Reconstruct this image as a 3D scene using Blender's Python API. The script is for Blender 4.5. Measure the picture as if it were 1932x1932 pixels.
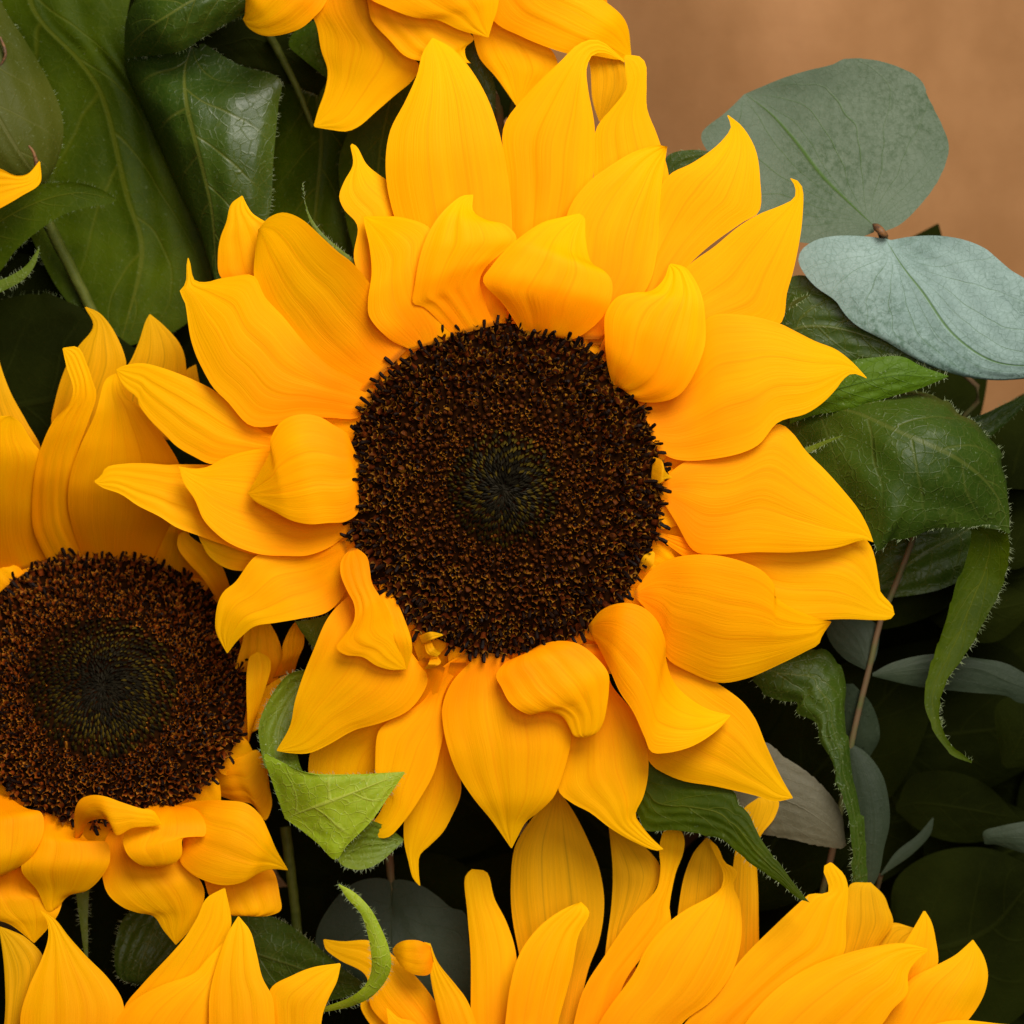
import bpy, math, random
import numpy as np
from mathutils import Vector, Matrix
random.seed(7); rng = np.random.default_rng(7)
scene = bpy.context.scene
for o in list(bpy.data.objects): bpy.data.objects.remove(o)
col = scene.collection

# ------------------------------------------------------------------ camera
S = 0.21 / 1932.0          # metres per unit in the plane of the middle flower (the view is 21 cm wide)
DIST = 8000.0              # camera distance in the same units (0.87 m)
cam_data = bpy.data.cameras.new('camera'); cam = bpy.data.objects.new('camera', cam_data); col.objects.link(cam)
cam.location = (0, -DIST * S, 0); cam.rotation_euler = (math.radians(90), 0, 0)
cam_data.sensor_width = 36; cam_data.lens = 36 * DIST / 1932.0
cam_data.clip_start = 0.02; cam_data.clip_end = 20
cam_data.dof.use_dof = True; cam_data.dof.focus_distance = DIST * S - 0.002; cam_data.dof.aperture_fstop = 20
scene.camera = cam
# ------------------------------------------------------------------ light
world = bpy.data.worlds.new('World'); scene.world = world; world.use_nodes = True
bg = world.node_tree.nodes['Background']; bg.inputs[0].default_value = (1, 0.97, 0.93, 1); bg.inputs[1].default_value = 0.03
def area(name, loc, target, size, power, color):
    d = bpy.data.lights.new(name, 'AREA'); d.shape = 'DISK'; d.size = size; d.energy = power; d.color = color
    o = bpy.data.objects.new(name, d); col.objects.link(o); o.location = loc
    o.rotation_euler = (Vector(target) - Vector(loc)).to_track_quat('-Z', 'Y').to_euler()
    return o
area('key_softbox', (0.26, -0.74, 0.66), (0, 0, 0), 0.60, 19.6, (1, 0.955, 0.89))
area('fill_softbox', (0.15, -1.05, 0.10), (0, 0, 0), 0.6, 6.0, (1, 0.955, 0.89))
scene.cycles.max_bounces = 6; scene.cycles.diffuse_bounces = 3; scene.cycles.glossy_bounces = 2; scene.cycles.transmission_bounces = 3
vs = scene.view_settings; vs.view_transform = 'Standard'; vs.look = 'None'; vs.exposure = 0; vs.gamma = 1; vs.use_curve_mapping = False

# ------------------------------------------------------------------ helpers
def at(x, y, h=0.0):
    k = (DIST - h) / DIST * S
    return np.stack([(np.asarray(x, float) - 966) * k, -np.asarray(h, float) * S, (966 - np.asarray(y, float)) * k], -1)
def empty(name, p, label, cat, group=None):
    o = bpy.data.objects.new(name, None); o.empty_display_size = 0.01; o.location = p; col.objects.link(o)
    o['label'] = label; o['category'] = cat
    if group: o['group'] = group
    return o
def link(name, me, parent=None, kind=None):
    o = bpy.data.objects.new(name, me); col.objects.link(o)
    if parent is not None:
        o.parent = parent
        if parent.type == 'EMPTY': o.matrix_parent_inverse = Matrix.Translation(-parent.location)
    if kind: o['kind'] = kind
    return o
def mesh(name, V, F, mats, uv=None, midx=None, smooth=True):
    me = bpy.data.meshes.new(name); me.from_pydata([tuple(v) for v in V], [], F)
    for m in (mats if isinstance(mats, (list, tuple)) else [mats]): me.materials.append(m)
    if uv is not None:
        l = me.uv_layers.new(name='UVMap'); idx = np.empty(len(me.loops), int); me.loops.foreach_get('vertex_index', idx)
        l.data.foreach_set('uv', np.asarray(uv, float)[idx].ravel())
    if midx is not None: me.polygons.foreach_set('material_index', midx)
    if smooth: me.polygons.foreach_set('use_smooth', [True] * len(me.polygons))
    me.update(); return me
def spline(P, n):
    P = np.asarray(P, float)
    if len(P) == 2: t = np.linspace(0, 1, n)[:, None]; return P[0] * (1 - t) + P[1] * t
    Q = np.vstack([2 * P[0] - P[1], P, 2 * P[-1] - P[-2]]); out = []
    for i in range(1, len(Q) - 2):
        p0, p1, p2, p3 = Q[i - 1], Q[i], Q[i + 1], Q[i + 2]
        # centripetal Catmull-Rom: no overshoot at tight tips
        t0 = 0; t1 = t0 + max(np.linalg.norm(p1 - p0), 1e-3) ** .5; t2 = t1 + max(np.linalg.norm(p2 - p1), 1e-3) ** .5; t3 = t2 + max(np.linalg.norm(p3 - p2), 1e-3) ** .5
        t = np.linspace(t1, t2, 14, endpoint=False)[:, None]
        A1 = (t1 - t) / (t1 - t0) * p0 + (t - t0) / (t1 - t0) * p1; A2 = (t2 - t) / (t2 - t1) * p1 + (t - t1) / (t2 - t1) * p2; A3 = (t3 - t) / (t3 - t2) * p2 + (t - t2) / (t3 - t2) * p3
        B1 = (t2 - t) / (t2 - t0) * A1 + (t - t0) / (t2 - t0) * A2; B2 = (t3 - t) / (t3 - t1) * A2 + (t - t1) / (t3 - t1) * A3
        out.append((t2 - t) / (t2 - t1) * B1 + (t - t1) / (t2 - t1) * B2)
    out = np.vstack(out + [P[-1:]])
    s = np.concatenate([[0], np.cumsum(np.linalg.norm(np.diff(out, axis=0), axis=1))])
    t = np.linspace(0, s[-1], n)
    return np.stack([np.interp(t, s, out[:, k]) for k in range(P.shape[1])], -1)
def prof(a, n):
    a = np.atleast_1d(np.asarray(a, float))
    if len(a) == 1: return np.full(n, a[0])
    x = np.linspace(0, 1, len(a)); t = np.linspace(0, 1, n)
    f = np.interp(t, x, a)
    k = max(3, n // (2 * len(a))); pad = np.pad(f, k, mode='reflect', reflect_type='odd')
    ker = np.hanning(2 * k + 1); ker /= ker.sum()
    return np.convolve(pad, ker, 'valid')
def nz(seed, x):
    r = np.random.default_rng(seed); f = r.uniform(.6, 3.2, 4); p = r.uniform(0, 6.28, 4)
    return sum(np.sin(x * 6.283 * f[i] + p[i]) / (i + 1.5) for i in range(4))

# ------------------------------------------------------------------ materials
class G:
    def __init__(s, name):
        s.m = bpy.data.materials.new(name); s.m.use_nodes = True; s.t = s.m.node_tree; s.t.nodes.clear()
        s.out = s.n('ShaderNodeOutputMaterial')
    def n(s, ty, **kw):
        x = s.t.nodes.new(ty)
        for k, v in kw.items(): setattr(x, k, v)
        return x
    def set(s, sock, v):
        if isinstance(v, bpy.types.NodeSocket): s.t.links.new(v, sock)
        else:
            if isinstance(v, tuple) and len(v) == 3 and sock.type == 'RGBA': v = v + (1,)
            sock.default_value = v
    def math(s, op, a, b=0.0, c=0.0, clamp=False):
        x = s.n('ShaderNodeMath', operation=op, use_clamp=clamp)
        for i, v in enumerate((a, b, c)): s.set(x.inputs[i], v)
        return x.outputs[0]
    def mix(s, f, a, b, mode='MIX'):
        x = s.n('ShaderNodeMix', data_type='RGBA', blend_type=mode)
        s.set(x.inputs[0], f); s.set(x.inputs[6], a); s.set(x.inputs[7], b); return x.outputs[2]
    def rng(s, v, a, b, c=0.0, d=1.0, smooth=True):
        x = s.n('ShaderNodeMapRange', interpolation_type='SMOOTHSTEP' if smooth else 'LINEAR')
        for i, q in enumerate((v, a, b, c, d)): s.set(x.inputs[i], q)
        return x.outputs[0]
    def noise(s, vec, scale, detail=3, rough=.55, dist=0.0):
        x = s.n('ShaderNodeTexNoise'); s.set(x.inputs['Vector'], vec); s.set(x.inputs['Scale'], scale); s.set(x.inputs['Detail'], detail); s.set(x.inputs['Roughness'], rough); s.set(x.inputs['Distortion'], dist)
        return x.outputs[0]
    def vor(s, vec, scale):
        x = s.n('ShaderNodeTexVoronoi', feature='DISTANCE_TO_EDGE'); s.set(x.inputs['Vector'], vec); s.set(x.inputs['Scale'], scale); return x.outputs[0]
    def comb(s, a, b, c):
        x = s.n('ShaderNodeCombineXYZ')
        for i, v in enumerate((a, b, c)): s.set(x.inputs[i], v)
        return x.outputs[0]
    def uv(s):
        u = s.n('ShaderNodeUVMap'); q = s.n('ShaderNodeSeparateXYZ'); s.t.links.new(u.outputs[0], q.inputs[0]); return q.outputs[0], q.outputs[1]
    def rand(s): return s.n('ShaderNodeObjectInfo').outputs['Random']
    def pos(s): return s.n('ShaderNodeNewGeometry').outputs['Position']
    def bump(s, h, strength, dist):
        x = s.n('ShaderNodeBump'); s.set(x.inputs['Height'], h); s.set(x.inputs['Strength'], strength); s.set(x.inputs['Distance'], dist); return x.outputs[0]
    def finish(s, colr, rough, nrm=None, trans=0.0, tcol=None, spec=.3, sheen=0.0):
        p = s.n('ShaderNodeBsdfPrincipled'); s.set(p.inputs['Base Color'], colr); s.set(p.inputs['Roughness'], rough); s.set(p.inputs['Specular IOR Level'], spec)
        if sheen: s.set(p.inputs['Sheen Weight'], sheen); s.set(p.inputs['Sheen Roughness'], .4)
        if nrm is not None: s.set(p.inputs['Normal'], nrm)
        sh = p.outputs[0]
        if trans:
            t = s.n('ShaderNodeBsdfTranslucent'); s.set(t.inputs[0], tcol if tcol is not None else colr)
            if nrm is not None: s.set(t.inputs['Normal'], nrm)
            m = s.n('ShaderNodeMixShader'); s.set(m.inputs[0], trans); s.t.links.new(sh, m.inputs[1]); s.t.links.new(t.outputs[0], m.inputs[2]); sh = m.outputs[0]
        s.t.links.new(sh, s.out.inputs[0]); return s.m

def petal_mat(name, base, mid, tip, vein, vstr, streak):
    g = G(name); x, y = g.uv(); r = g.rand()
    a = g.math('ABSOLUTE', g.math('MULTIPLY_ADD', x, 2, -1))
    wob = g.math('MULTIPLY', g.math('SUBTRACT', g.noise(g.comb(g.math('MULTIPLY', r, 31), g.math('MULTIPLY', y, 2.5), 0), 1.0, 1), .5), .09)
    xw = g.math('ADD', x, wob)
    v = g.comb(g.math('MULTIPLY', xw, 34), g.math('MULTIPLY', y, 1.3), g.math('MULTIPLY', r, 40))
    st = g.noise(v, 1.0, 3, .6)
    fine = g.noise(g.comb(g.math('MULTIPLY', xw, 120), g.math('MULTIPLY', y, 5), g.math('MULTIPLY', r, 40)), 1.0, 2)
    big = g.noise(g.comb(g.math('MULTIPLY', x, 2.2), g.math('MULTIPLY', y, 2.5), g.math('MULTIPLY', r, 17)), 1.0, 2)
    c = g.mix(g.rng(y, .05, .62), base, mid); c = g.mix(g.rng(y, .55, 1.0), c, tip)
    c = g.mix(g.math('MULTIPLY', g.rng(st, .35, .75), streak), c, vein)
    c = g.mix(g.math('MULTIPLY', g.rng(fine, .45, .68), .18), c, vein)
    c = g.mix(g.math('MULTIPLY', g.rng(big, .35, .75), .35), c, tip)
    lines = g.rng(g.math('ABSOLUTE', g.math('SUBTRACT', g.math('ABSOLUTE', g.math('MULTIPLY_ADD', xw, 2, -1)), .30)), .0, .035, 1, 0)
    lines = g.math('MULTIPLY', lines, g.math('MULTIPLY', g.rng(y, .1, .3), g.rng(y, .8, .97, 1, 0)))
    c = g.mix(g.math('MULTIPLY', lines, vstr), c, vein)
    spot = g.math('MULTIPLY', g.rng(y, .008, .035, 1, 0), .6)
    c = g.mix(spot, c, (.10, .03, .004))
    h = g.math('ADD', g.math('MULTIPLY', st, .8), g.math('MULTIPLY', fine, .45))
    nrm = g.bump(h, .25, .0005)
    return g.finish(c, .55, nrm, .38, g.mix(.6, c, (.95, .36, .0)), .04)
PET = petal_mat('petal_yellow', (.91, .25, .0002), (.94, .395, .0003), (.95, .485, .0004), (.80, .24, .0003), .32, .24)
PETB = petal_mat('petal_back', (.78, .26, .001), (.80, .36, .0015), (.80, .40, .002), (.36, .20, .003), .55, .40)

def leaf_mat(name, c1, c2, vein, nsec, slope, rough, trans, tcol, vamt=.6, spec=.4, speck=0.0, tert=1.0, fan=False, sheen=0.0, dust=None):
    g = G(name); x, y = g.uv(); r = g.rand()
    u = g.math('MULTIPLY_ADD', x, 2, -1); a = g.math('ABSOLUTE', u)
    P = g.pos(); side = g.math('MULTIPLY', g.math('GREATER_THAN', u, 0.0), .43)
    if fan:
        k = g.math('DIVIDE', a, g.math('ADD', y, .06)); sc = g.math('MULTIPLY', g.math('ADD', g.math('POWER', k, .55), side), nsec)
        sc = g.math('ADD', sc, g.math('MULTIPLY', g.noise(P, 60, 2), 1.5))
    else:
        sc = g.math('ADD', g.math('SUBTRACT', g.math('MULTIPLY', y, nsec), g.math('MULTIPLY', g.math('POWER', a, 1.25), slope)), side)
        sc = g.math('ADD', sc, g.math('MULTIPLY', g.noise(P, 80, 1), .35))
    d = g.math('ABSOLUTE', g.math('SUBTRACT', g.math('FRACT', sc), .5))
    sec = g.math('MULTIPLY', g.rng(d, .0, .03 if fan else .055, 1, 0), g.rng(a, .3, .95, 1, .25 if fan else .12))
    mid = g.rng(a, .004, .026, 1, 0) if fan else g.rng(a, .012, .045, 1, 0)
    wp = g.n('ShaderNodeVectorMath', operation='MULTIPLY_ADD'); g.set(wp.inputs[0], g.n('ShaderNodeTexNoise').outputs[1]); g.set(wp.inputs[1], (.003, .003, .003)); g.set(wp.inputs[2], P)
    te = g.rng(g.vor(wp.outputs[0], 640 if fan else 420), .0, .07, 1, 0); te2 = g.rng(g.vor(P, 900), .0, .12, 1, 0)
    veins = g.math('MAXIMUM', mid, g.math('MULTIPLY', sec, .8))
    big = g.noise(P, 45, 4)
    c = g.mix(g.rng(big, .35, .68), c1, c2)
    if dust is not None:
        fleck = g.rng(g.noise(P, 700, 5, .75), .40, .68); patch = g.rng(g.noise(P, 28, 3, .6), .36, .68)
        c = g.mix(g.math('MULTIPLY', g.math('MULTIPLY', fleck, patch), .95), c, dust)
    c = g.mix(g.math('MULTIPLY', g.math('ADD', g.math('MULTIPLY', te, .5), g.math('MULTIPLY', te2, .35)), .5 * tert), c, vein if dust is None else dust)
    c = g.mix(g.math('MULTIPLY', veins, vamt), c, vein)
    if speck:
        sp = g.rng(g.noise(P, 1500, 2), .66, .72); c = g.mix(g.math('MULTIPLY', sp, speck), c, (.42, .5, .3))
    h = g.math('ADD', g.math('MULTIPLY', veins, .6), g.math('ADD', g.math('MULTIPLY', te, (.12 if fan else .35) * tert), g.math('MULTIPLY', g.noise(P, 700, 3), .5)))
    return g.finish(c, rough, g.bump(h, .35, .0007), trans, tcol, spec, sheen)
LEAF_MID = leaf_mat('leaf_mid_green', (.024, .041, .0003), (.050, .074, .0005), (.092, .098, .006), 5.5, 1.6, .55, .26, (.075, .12, .0003), .45, .06, .06, .35)
LEAF_DARK = leaf_mat('leaf_dark_green', (.018, .038, .0025), (.029, .052, .003), (.065, .078, .012), 5, 1.5, .42, .10, (.025, .055, .001), .6, .16, .12, .9)
LEAF_GLOSS = leaf_mat('leaf_glossy_green', (.018, .038, .002), (.030, .054, .003), (.095, .10, .012), 5, 1.5, .38, .10, (.025, .055, .001), .6, .30, .1, .45)
LEAF_SHADE = leaf_mat('leaf_painted_shade', (.0045, .006, .0006), (.008, .0105, .0009), (.013, .016, .002), 5, 1.5, .7, .03, (.006, .012, .0005), .4, .01, 0, .4)  # leaf green darkened so the shade of the deep gaps is in the colour
LEAF_FRESH = leaf_mat('leaf_fresh_green', (.036, .085, .002), (.058, .11, .003), (.018, .045, .002), 6, 1.5, .5, .22, (.09, .2, .003), .5, .12, .2, .8)
BRACT = leaf_mat('bract_lime', (.19, .28, .004), (.26, .34, .006), (.38, .41, .06), 3.5, 1.0, .55, .3, (.32, .46, .01), .6, .25, .25)
BRACT_D = leaf_mat('bract_green', (.075, .115, .002), (.105, .145, .003), (.15, .18, .02), 3.5, 1.0, .55, .25, (.15, .26, .006), .5, .3, .3)
OLIVE = leaf_mat('leaf_olive', (.036, .046, .003), (.055, .062, .005), (.10, .10, .025), 5, 1.5, .55, .25, (.10, .12, .006), .5, .12, .1, .25)
EUC_PALE = leaf_mat('eucalyptus_pale', (.145, .215, .195), (.19, .265, .24), (.055, .115, .03), 3.6, 0, .55, .10, (.12, .2, .08), .95, .2, 0, .9, True, dust=(.055, .105, .07))
EUC_GREEN = leaf_mat('eucalyptus_green', (.078, .108, .068), (.10, .13, .085), (.040, .085, .010), 3.6, 0, .55, .15, (.08, .13, .04), .95, .15, 0, .7, True, dust=(.032, .060, .022))
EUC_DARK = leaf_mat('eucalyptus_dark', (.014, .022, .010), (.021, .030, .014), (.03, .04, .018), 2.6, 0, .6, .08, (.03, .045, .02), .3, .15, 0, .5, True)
EUC_TAUPE = leaf_mat('eucalyptus_taupe', (.07, .062, .032), (.088, .078, .042), (.11, .10, .055), 2.6, 0, .6, .15, (.12, .10, .05), .2, .25, 0, .7, True)
def simple(name, c1, c2, scale, rough, spec=.3, trans=0):
    g = G(name); P = g.pos(); n = g.noise(P, scale, 4, .6)
    return g.finish(g.mix(g.rng(n, .35, .65), c1, c2), rough, g.bump(n, .3, .0006), trans, None, spec)
STEM_G = simple('stem_green', (.04, .05, .005), (.06, .07, .010), 400, .6, .1)
STEM_B = simple('stem_brown', (.10, .06, .03), (.065, .07, .022), 150, .6, .1)
BUD = simple('bud_brown', (.16, .07, .02), (.06, .03, .015), 900, .6)
HAIR = simple('hair_pale', (.20, .25, .10), (.28, .32, .17), 300, .5, trans=.3)
HAIR_D = simple('hair_dim', (.06, .085, .02), (.09, .11, .035), 300, .5, trans=.3)
D_BASE = simple('disc_base', (.006, .002, .0008), (.012, .004, .001), 600, .9, .0)
D_TUBE = simple('floret_tube', (.026, .0045, .0008), (.070, .012, .0015), 500, .7, .02)
D_RIM = simple('floret_lobe', (.060, .014, .001), (.18, .072, .004), 350, .6, .05)
D_STICK = simple('floret_anther', (.004, .0015, .001), (.011, .004, .0015), 500, .6, .08)
D_BUD = simple('floret_bud', (.016, .0035, .0008), (.072, .017, .0015), 450, .55, .06)
D_GREEN = simple('floret_olive', (.014, .010, .001), (.055, .036, .003), 260, .6, .05)
D_SPIKE = simple('floret_spike', (.004, .003, .0012), (.011, .0085, .004), 500, .6, .06)
D_TUBE_R = simple('floret_tube_red', (.055, .009, .001), (.15, .026, .002), 450, .65, .04)
D_RIM_R = simple('floret_lobe_red', (.10, .024, .002), (.24, .085, .005), 350, .6, .06)
def paper_mat():
    g = G('kraft_paper'); P = g.pos()
    fib = g.noise(P, 900, 4, .7); big = g.noise(P, 35, 5, .6)
    c = g.mix(g.rng(big, .3, .7), (.225, .104, .036), (.275, .133, .050)); c = g.mix(g.math('MULTIPLY', g.rng(fib, .5, .75), .18), c, (.22, .11, .05))
    return g.finish(c, .75, g.bump(g.math('ADD', fib, g.math('MULTIPLY', big, 2)), .15, .0008), 0, None, .2)
PAPER = paper_mat()

# ------------------------------------------------------------------ thin curved sheets: petals and leaves
NSEED = [0]
def sheet(name, parent, mat, L, R, h=(0,), c=.12, tw=(0,), M=None, hm=None, nu=26, nv=46, furrow=0.0, teeth=0, tooth=5.0, quilt=0.0, nsec=5.5, slope=1.6, hairs=0, hair_len=9, hair_mat=None, ripple=.013, label=None, dz=0.0, edges='LR'):
    NSEED[0] += 1; sd = NSEED[0]; r = np.random.default_rng(sd)
    if teeth: nv = max(nv, teeth * 8)
    Lp, Rp = spline(L, nv), spline(R, nv); v = np.linspace(0, 1, nv); u = np.linspace(-1, 1, nu)
    if teeth:
        w = Rp - Lp; w = w / np.maximum(np.linalg.norm(w, axis=1, keepdims=True), 1)
        def saw(ph): q = (v * teeth + ph + .35 * np.sin(v * 9 + ph * 7)) % 1.0; return ((1 - q) * np.minimum(q / .12, 1) * (.55 + .45 * np.sin(v * 23 + ph * 5)) * tooth)[:, None]
        Lp = Lp - w * saw(.2); Rp = Rp + w * saw(.7)
    H = prof(h, nv) + dz; C = prof(c, nv); T = prof(tw, nv)
    W = np.linalg.norm(Rp - Lp, axis=1)
    U, V = np.meshgrid(u, v)
    if M is None: Mp = (Lp + Rp) / 2
    else: Mp = spline(M, nv)
    lu, mu, ru = U * (U - 1) / 2, 1 - U * U, U * (U + 1) / 2
    if M is None: lu, mu, ru = (1 - U) / 2, 0 * U, (1 + U) / 2
    X = lu * Lp[:, 0:1] + mu * Mp[:, 0:1] + ru * Rp[:, 0:1]; Y = lu * Lp[:, 1:2] + mu * Mp[:, 1:2] + ru * Rp[:, 1:2]
    Z = H[:, None] + (C * np.minimum(W, 260))[:, None] * (1 - U * U) - T[:, None] * U * .5
    env = np.sin(np.pi * np.clip(V, 0, 1)) ** .6
    if furrow:
        d1, d2 = r.uniform(-.09, .09, 2)
        for k, (p, am) in enumerate(((-.30 + d1, 1.), (.30 + d2, 1.))):
            Z -= furrow * am * env * np.exp(-((U - p - .05 * np.sin(V * 4 + sd + k)) / .055) ** 2)
        Z += furrow * .8 * env * np.stack([nz(sd * 3 + 1, u * .75 + .18 * q) for q in v])
    if ripple:
        e = np.abs(U) ** 2.2
        Z += ripple * np.minimum(W, 200)[:, None] * e * env * np.where(U > 0, nz(sd, v)[:, None], nz(sd + 500, v)[:, None])
    if quilt:
        quilt = quilt * np.clip(W / 170, .15, 1.2)[:, None]
        A = np.abs(U); sc = V * nsec - A ** 1.25 * slope + .43 * (U > 0); f = np.abs(sc % 1.0 - .5) * 2
        Z += quilt * (np.sqrt(np.clip(f, 0, 1)) - .6) * np.clip(A * 5, 0, 1) * env - quilt * .0 + quilt * 1.2 * np.exp(-(U / .05) ** 2) * env
        Z += quilt * .8 * env * np.stack([nz(sd * 3 + 1, u * 1.1 + .6 * q) for q in v])
    pts = at(X, Y, Z).reshape(-1, 3)
    F = [(i * nu + j, i * nu + j + 1, (i + 1) * nu + j + 1, (i + 1) * nu + j) for i in range(nv - 1) for j in range(nu - 1)]
    uv = np.stack([(U + 1) / 2, V], -1).reshape(-1, 2)
    o = link(name, mesh(name, pts, F, mat, uv), parent)
    if label: o['label'] = label
    if hairs:
        hv, hf = [], []
        for s_, E, Zc, other in ((-1, Lp, Z[:, 0], Rp), (1, Rp, Z[:, -1], Lp)):
            if ('L' if s_ < 0 else 'R') not in edges: continue
            for k in range(int(hairs * .45)):
                i = r.uniform(0, nv - 1.01); j = int(i); f = i - j
                p = E[j] * (1 - f) + E[j + 1] * f; z = Zc[j] * (1 - f) + Zc[j + 1] * f
                d = p - (other[j] if np.linalg.norm(p - other[j]) > 4 else p - (E[min(j + 1, nv - 1)] - E[max(j - 1, 0)]))
                d = d / max(np.linalg.norm(d), 1); an = r.normal(0, .55); d = np.array([d[0] * math.cos(an) - d[1] * math.sin(an), d[0] * math.sin(an) + d[1] * math.cos(an)])
                ln = hair_len * r.uniform(.45, 1.25); t = np.array([-d[1], d[0]]) * .30; bend = np.array([-d[1], d[0]]) * r.normal(0, .22) * ln
                zz = z + r.uniform(-.4, .6) * ln; mid = p + d * ln * .55 + bend * .3; tip = p + d * ln + bend
                b = len(hv)
                for q, zq in ((p - t, z), (p + t, z), (mid + t * .7, (z + zz) / 2), (mid - t * .7, (z + zz) / 2), (tip, zz)): hv.append(at(q[0], q[1], zq))
                hf += [(b, b + 1, b + 2, b + 3), (b + 3, b + 2, b + 4)]
        link('hairs', mesh('hairs', hv, hf, hair_mat or HAIR), o, 'stuff')
    return o
def petal(parent, L, R, h=(0,), c=.10, tw=(0,), mat=None, furrow=3.2, **kw):
    return sheet('petal', parent, mat or PET, L, R, h, np.atleast_1d(c) * .36, tw, furrow=furrow * .36, **kw)
def leaf(parent, mat, L, R, h=(0,), c=.08, tw=(0,), name='leaf', quilt=3.0, hairs=60, **kw):
    return sheet(name, parent, mat, L, R, h, c, tw, quilt=quilt, hairs=hairs, nu=kw.pop('nu', 34), nv=kw.pop('nv', 64), **kw)
def tube(name, parent, mat, pts, rad, sides=8, hairs=0):
    pts = np.asarray(pts, float); P = spline(pts, 26); W = at(P[:, 0], P[:, 1], P[:, 2]); V, F = [], []
    rad = prof(rad, 26) * S
    for i in range(26):
        t = Vector(W[min(i + 1, 25)] - W[max(i - 1, 0)]).normalized(); a = t.orthogonal().normalized(); b = t.cross(a)
        if i and a.dot(pa) < 0: a, b = -a, -b
        pa = a
        q = t.to_track_quat('Z', 'Y'); a, b = q @ Vector((1, 0, 0)), q @ Vector((0, 1, 0))
        for k in range(sides):
            an = 6.2832 * k / sides; V.append(Vector(W[i]) + (a * math.cos(an) + b * math.sin(an)) * rad[i] * (1 + .06 * math.sin(i * 1.7 + k)))
    for i in range(25):
        for k in range(sides): F.append((i * sides + k, i * sides + (k + 1) % sides, (i + 1) * sides + (k + 1) % sides, (i + 1) * sides + k))
    return link(name, mesh(name, V, F, mat), parent)

#SECTION_PAPER
# ------------------------------------------------------------------ kraft paper behind the bouquet
nx, ny = 120, 30; V = []
for j in range(ny):
    for i in range(nx):
        x = -300 + 2900 * i / (nx - 1); y = -500 + 3000 * j / (ny - 1)
        t = (x - 1500) / 130.0; h = -1400 - 115 * (math.sqrt(1 + t * t) - 1) * (1.0 if x > 1500 else (1.0 if x > 1150 else max(0, (x - 150) / 1000) ** .5)) + 25 * math.sin(y / 300.0 + x / 900)
        V.append(at(x, y, h))
F = [(j * nx + i, j * nx + i + 1, (j + 1) * nx + i + 1, (j + 1) * nx + i) for j in range(ny - 1) for i in range(nx - 1)]
paper = link('wrapping_paper', mesh('wrapping_paper', V, F, PAPER)); paper['label'] = 'plain brown kraft paper sheet curving behind the bouquet'; paper['category'] = 'paper'
md = paper.modifiers.new('thickness', 'SOLIDIFY'); md.thickness = .0003; md.offset = 1

#SECTION_DISC
# ------------------------------------------------------------------ flower discs
def tmpl_open(r):
    V, F, MI = [], [], []
    n = 5; rot = r.uniform(0, 6)
    for z, ra in ((0, 4.2), (7, 4.6), (11, 6.6)):
        for k in range(n * 2): a = rot + 6.2832 * k / (n * 2); V.append((ra * math.cos(a), ra * math.sin(a), z))
    for i in range(2):
        for k in range(10): F.append((i * 10 + k, i * 10 + (k + 1) % 10, (i + 1) * 10 + (k + 1) % 10, (i + 1) * 10 + k)); MI.append(0)
    for k in range(5):
        a = rot + 6.2832 * (k * 2 + 1) / 10; ra = r.uniform(7.0, 10.5); b = len(V); z = r.uniform(14, 18)
        V.append((8.2 * math.cos(a), 8.2 * math.sin(a), 13.2)); V.append((ra * math.cos(a), ra * math.sin(a), z))
        i0, i2 = 20 + k * 2, 20 + (k * 2 + 2) % 10; i1 = 20 + k * 2 + 1
        F += [(i0, i1, b), (i1, i2, b), (i0, b, b + 1), (b, i2, b + 1)]; MI += [1, 1, 1, 1]
    b = len(V); bend = r.uniform(-7, 7, 2); ln = r.uniform(19, 30)
    for z, ra in ((3, 2.0), (ln * .5, 2.4), (ln * .8, 3.3), (ln, 2.6)):
        f = (z / ln) ** 2
        for k in range(5): a = 6.2832 * k / 5; V.append((ra * math.cos(a) + bend[0] * f, ra * math.sin(a) + bend[1] * f, z))
    for i in range(3):
        for k in range(5): F.append((b + i * 5 + k, b + i * 5 + (k + 1) % 5, b + (i + 1) * 5 + (k + 1) % 5, b + (i + 1) * 5 + k)); MI.append(2)
    F.append(tuple(b + 15 + k for k in range(5))); MI.append(2)
    return np.array(V), F, MI, [D_TUBE, D_RIM, D_STICK]
def tmpl_cup(r):      # open floret, short anthers
    V, F, MI, m = tmpl_open(r); V = V.copy(); V[30:, 2] = V[30:, 2]; V[-20:, 2] *= .45; return V, F, MI, m
def tmpl_bud(r):
    V, F, MI = [], [], []; n = 6; rot = r.uniform(0, 6)
    for z, ra in ((0, 3.0), (4, 4.6), (8, 4.2), (11, 2.2)):
        for k in range(n): a = rot + 6.2832 * k / n; q = ra * (1 + (.18 if k % 2 else -.1)); V.append((q * math.cos(a), q * math.sin(a), z))
    V.append((0, 0, 12.5)); 
    for i in range(3):
        for k in range(n): F.append((i * n + k, i * n + (k + 1) % n, (i + 1) * n + (k + 1) % n, (i + 1) * n + k)); MI.append(0)
    for k in range(n): F.append((18 + k, 18 + (k + 1) % n, 24)); MI.append(1)
    b = len(V); a = r.uniform(0, 6.28); ca, sa = math.cos(a), math.sin(a)     # chaff scale beside the bud
    for x, y, z in ((5.5, -3, 0), (5.5, 3, 0), (6, 2.4, 9), (6, -2.4, 9), (4.5, 0, 15)): V.append((x * ca - y * sa, x * sa + y * ca, z))
    F += [(b, b + 1, b + 2, b + 3), (b + 3, b + 2, b + 4)]; MI += [2, 2]
    return np.array(V), F, MI, [D_BUD, D_BUD if r.random() < .6 else D_RIM, D_RIM]
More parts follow.
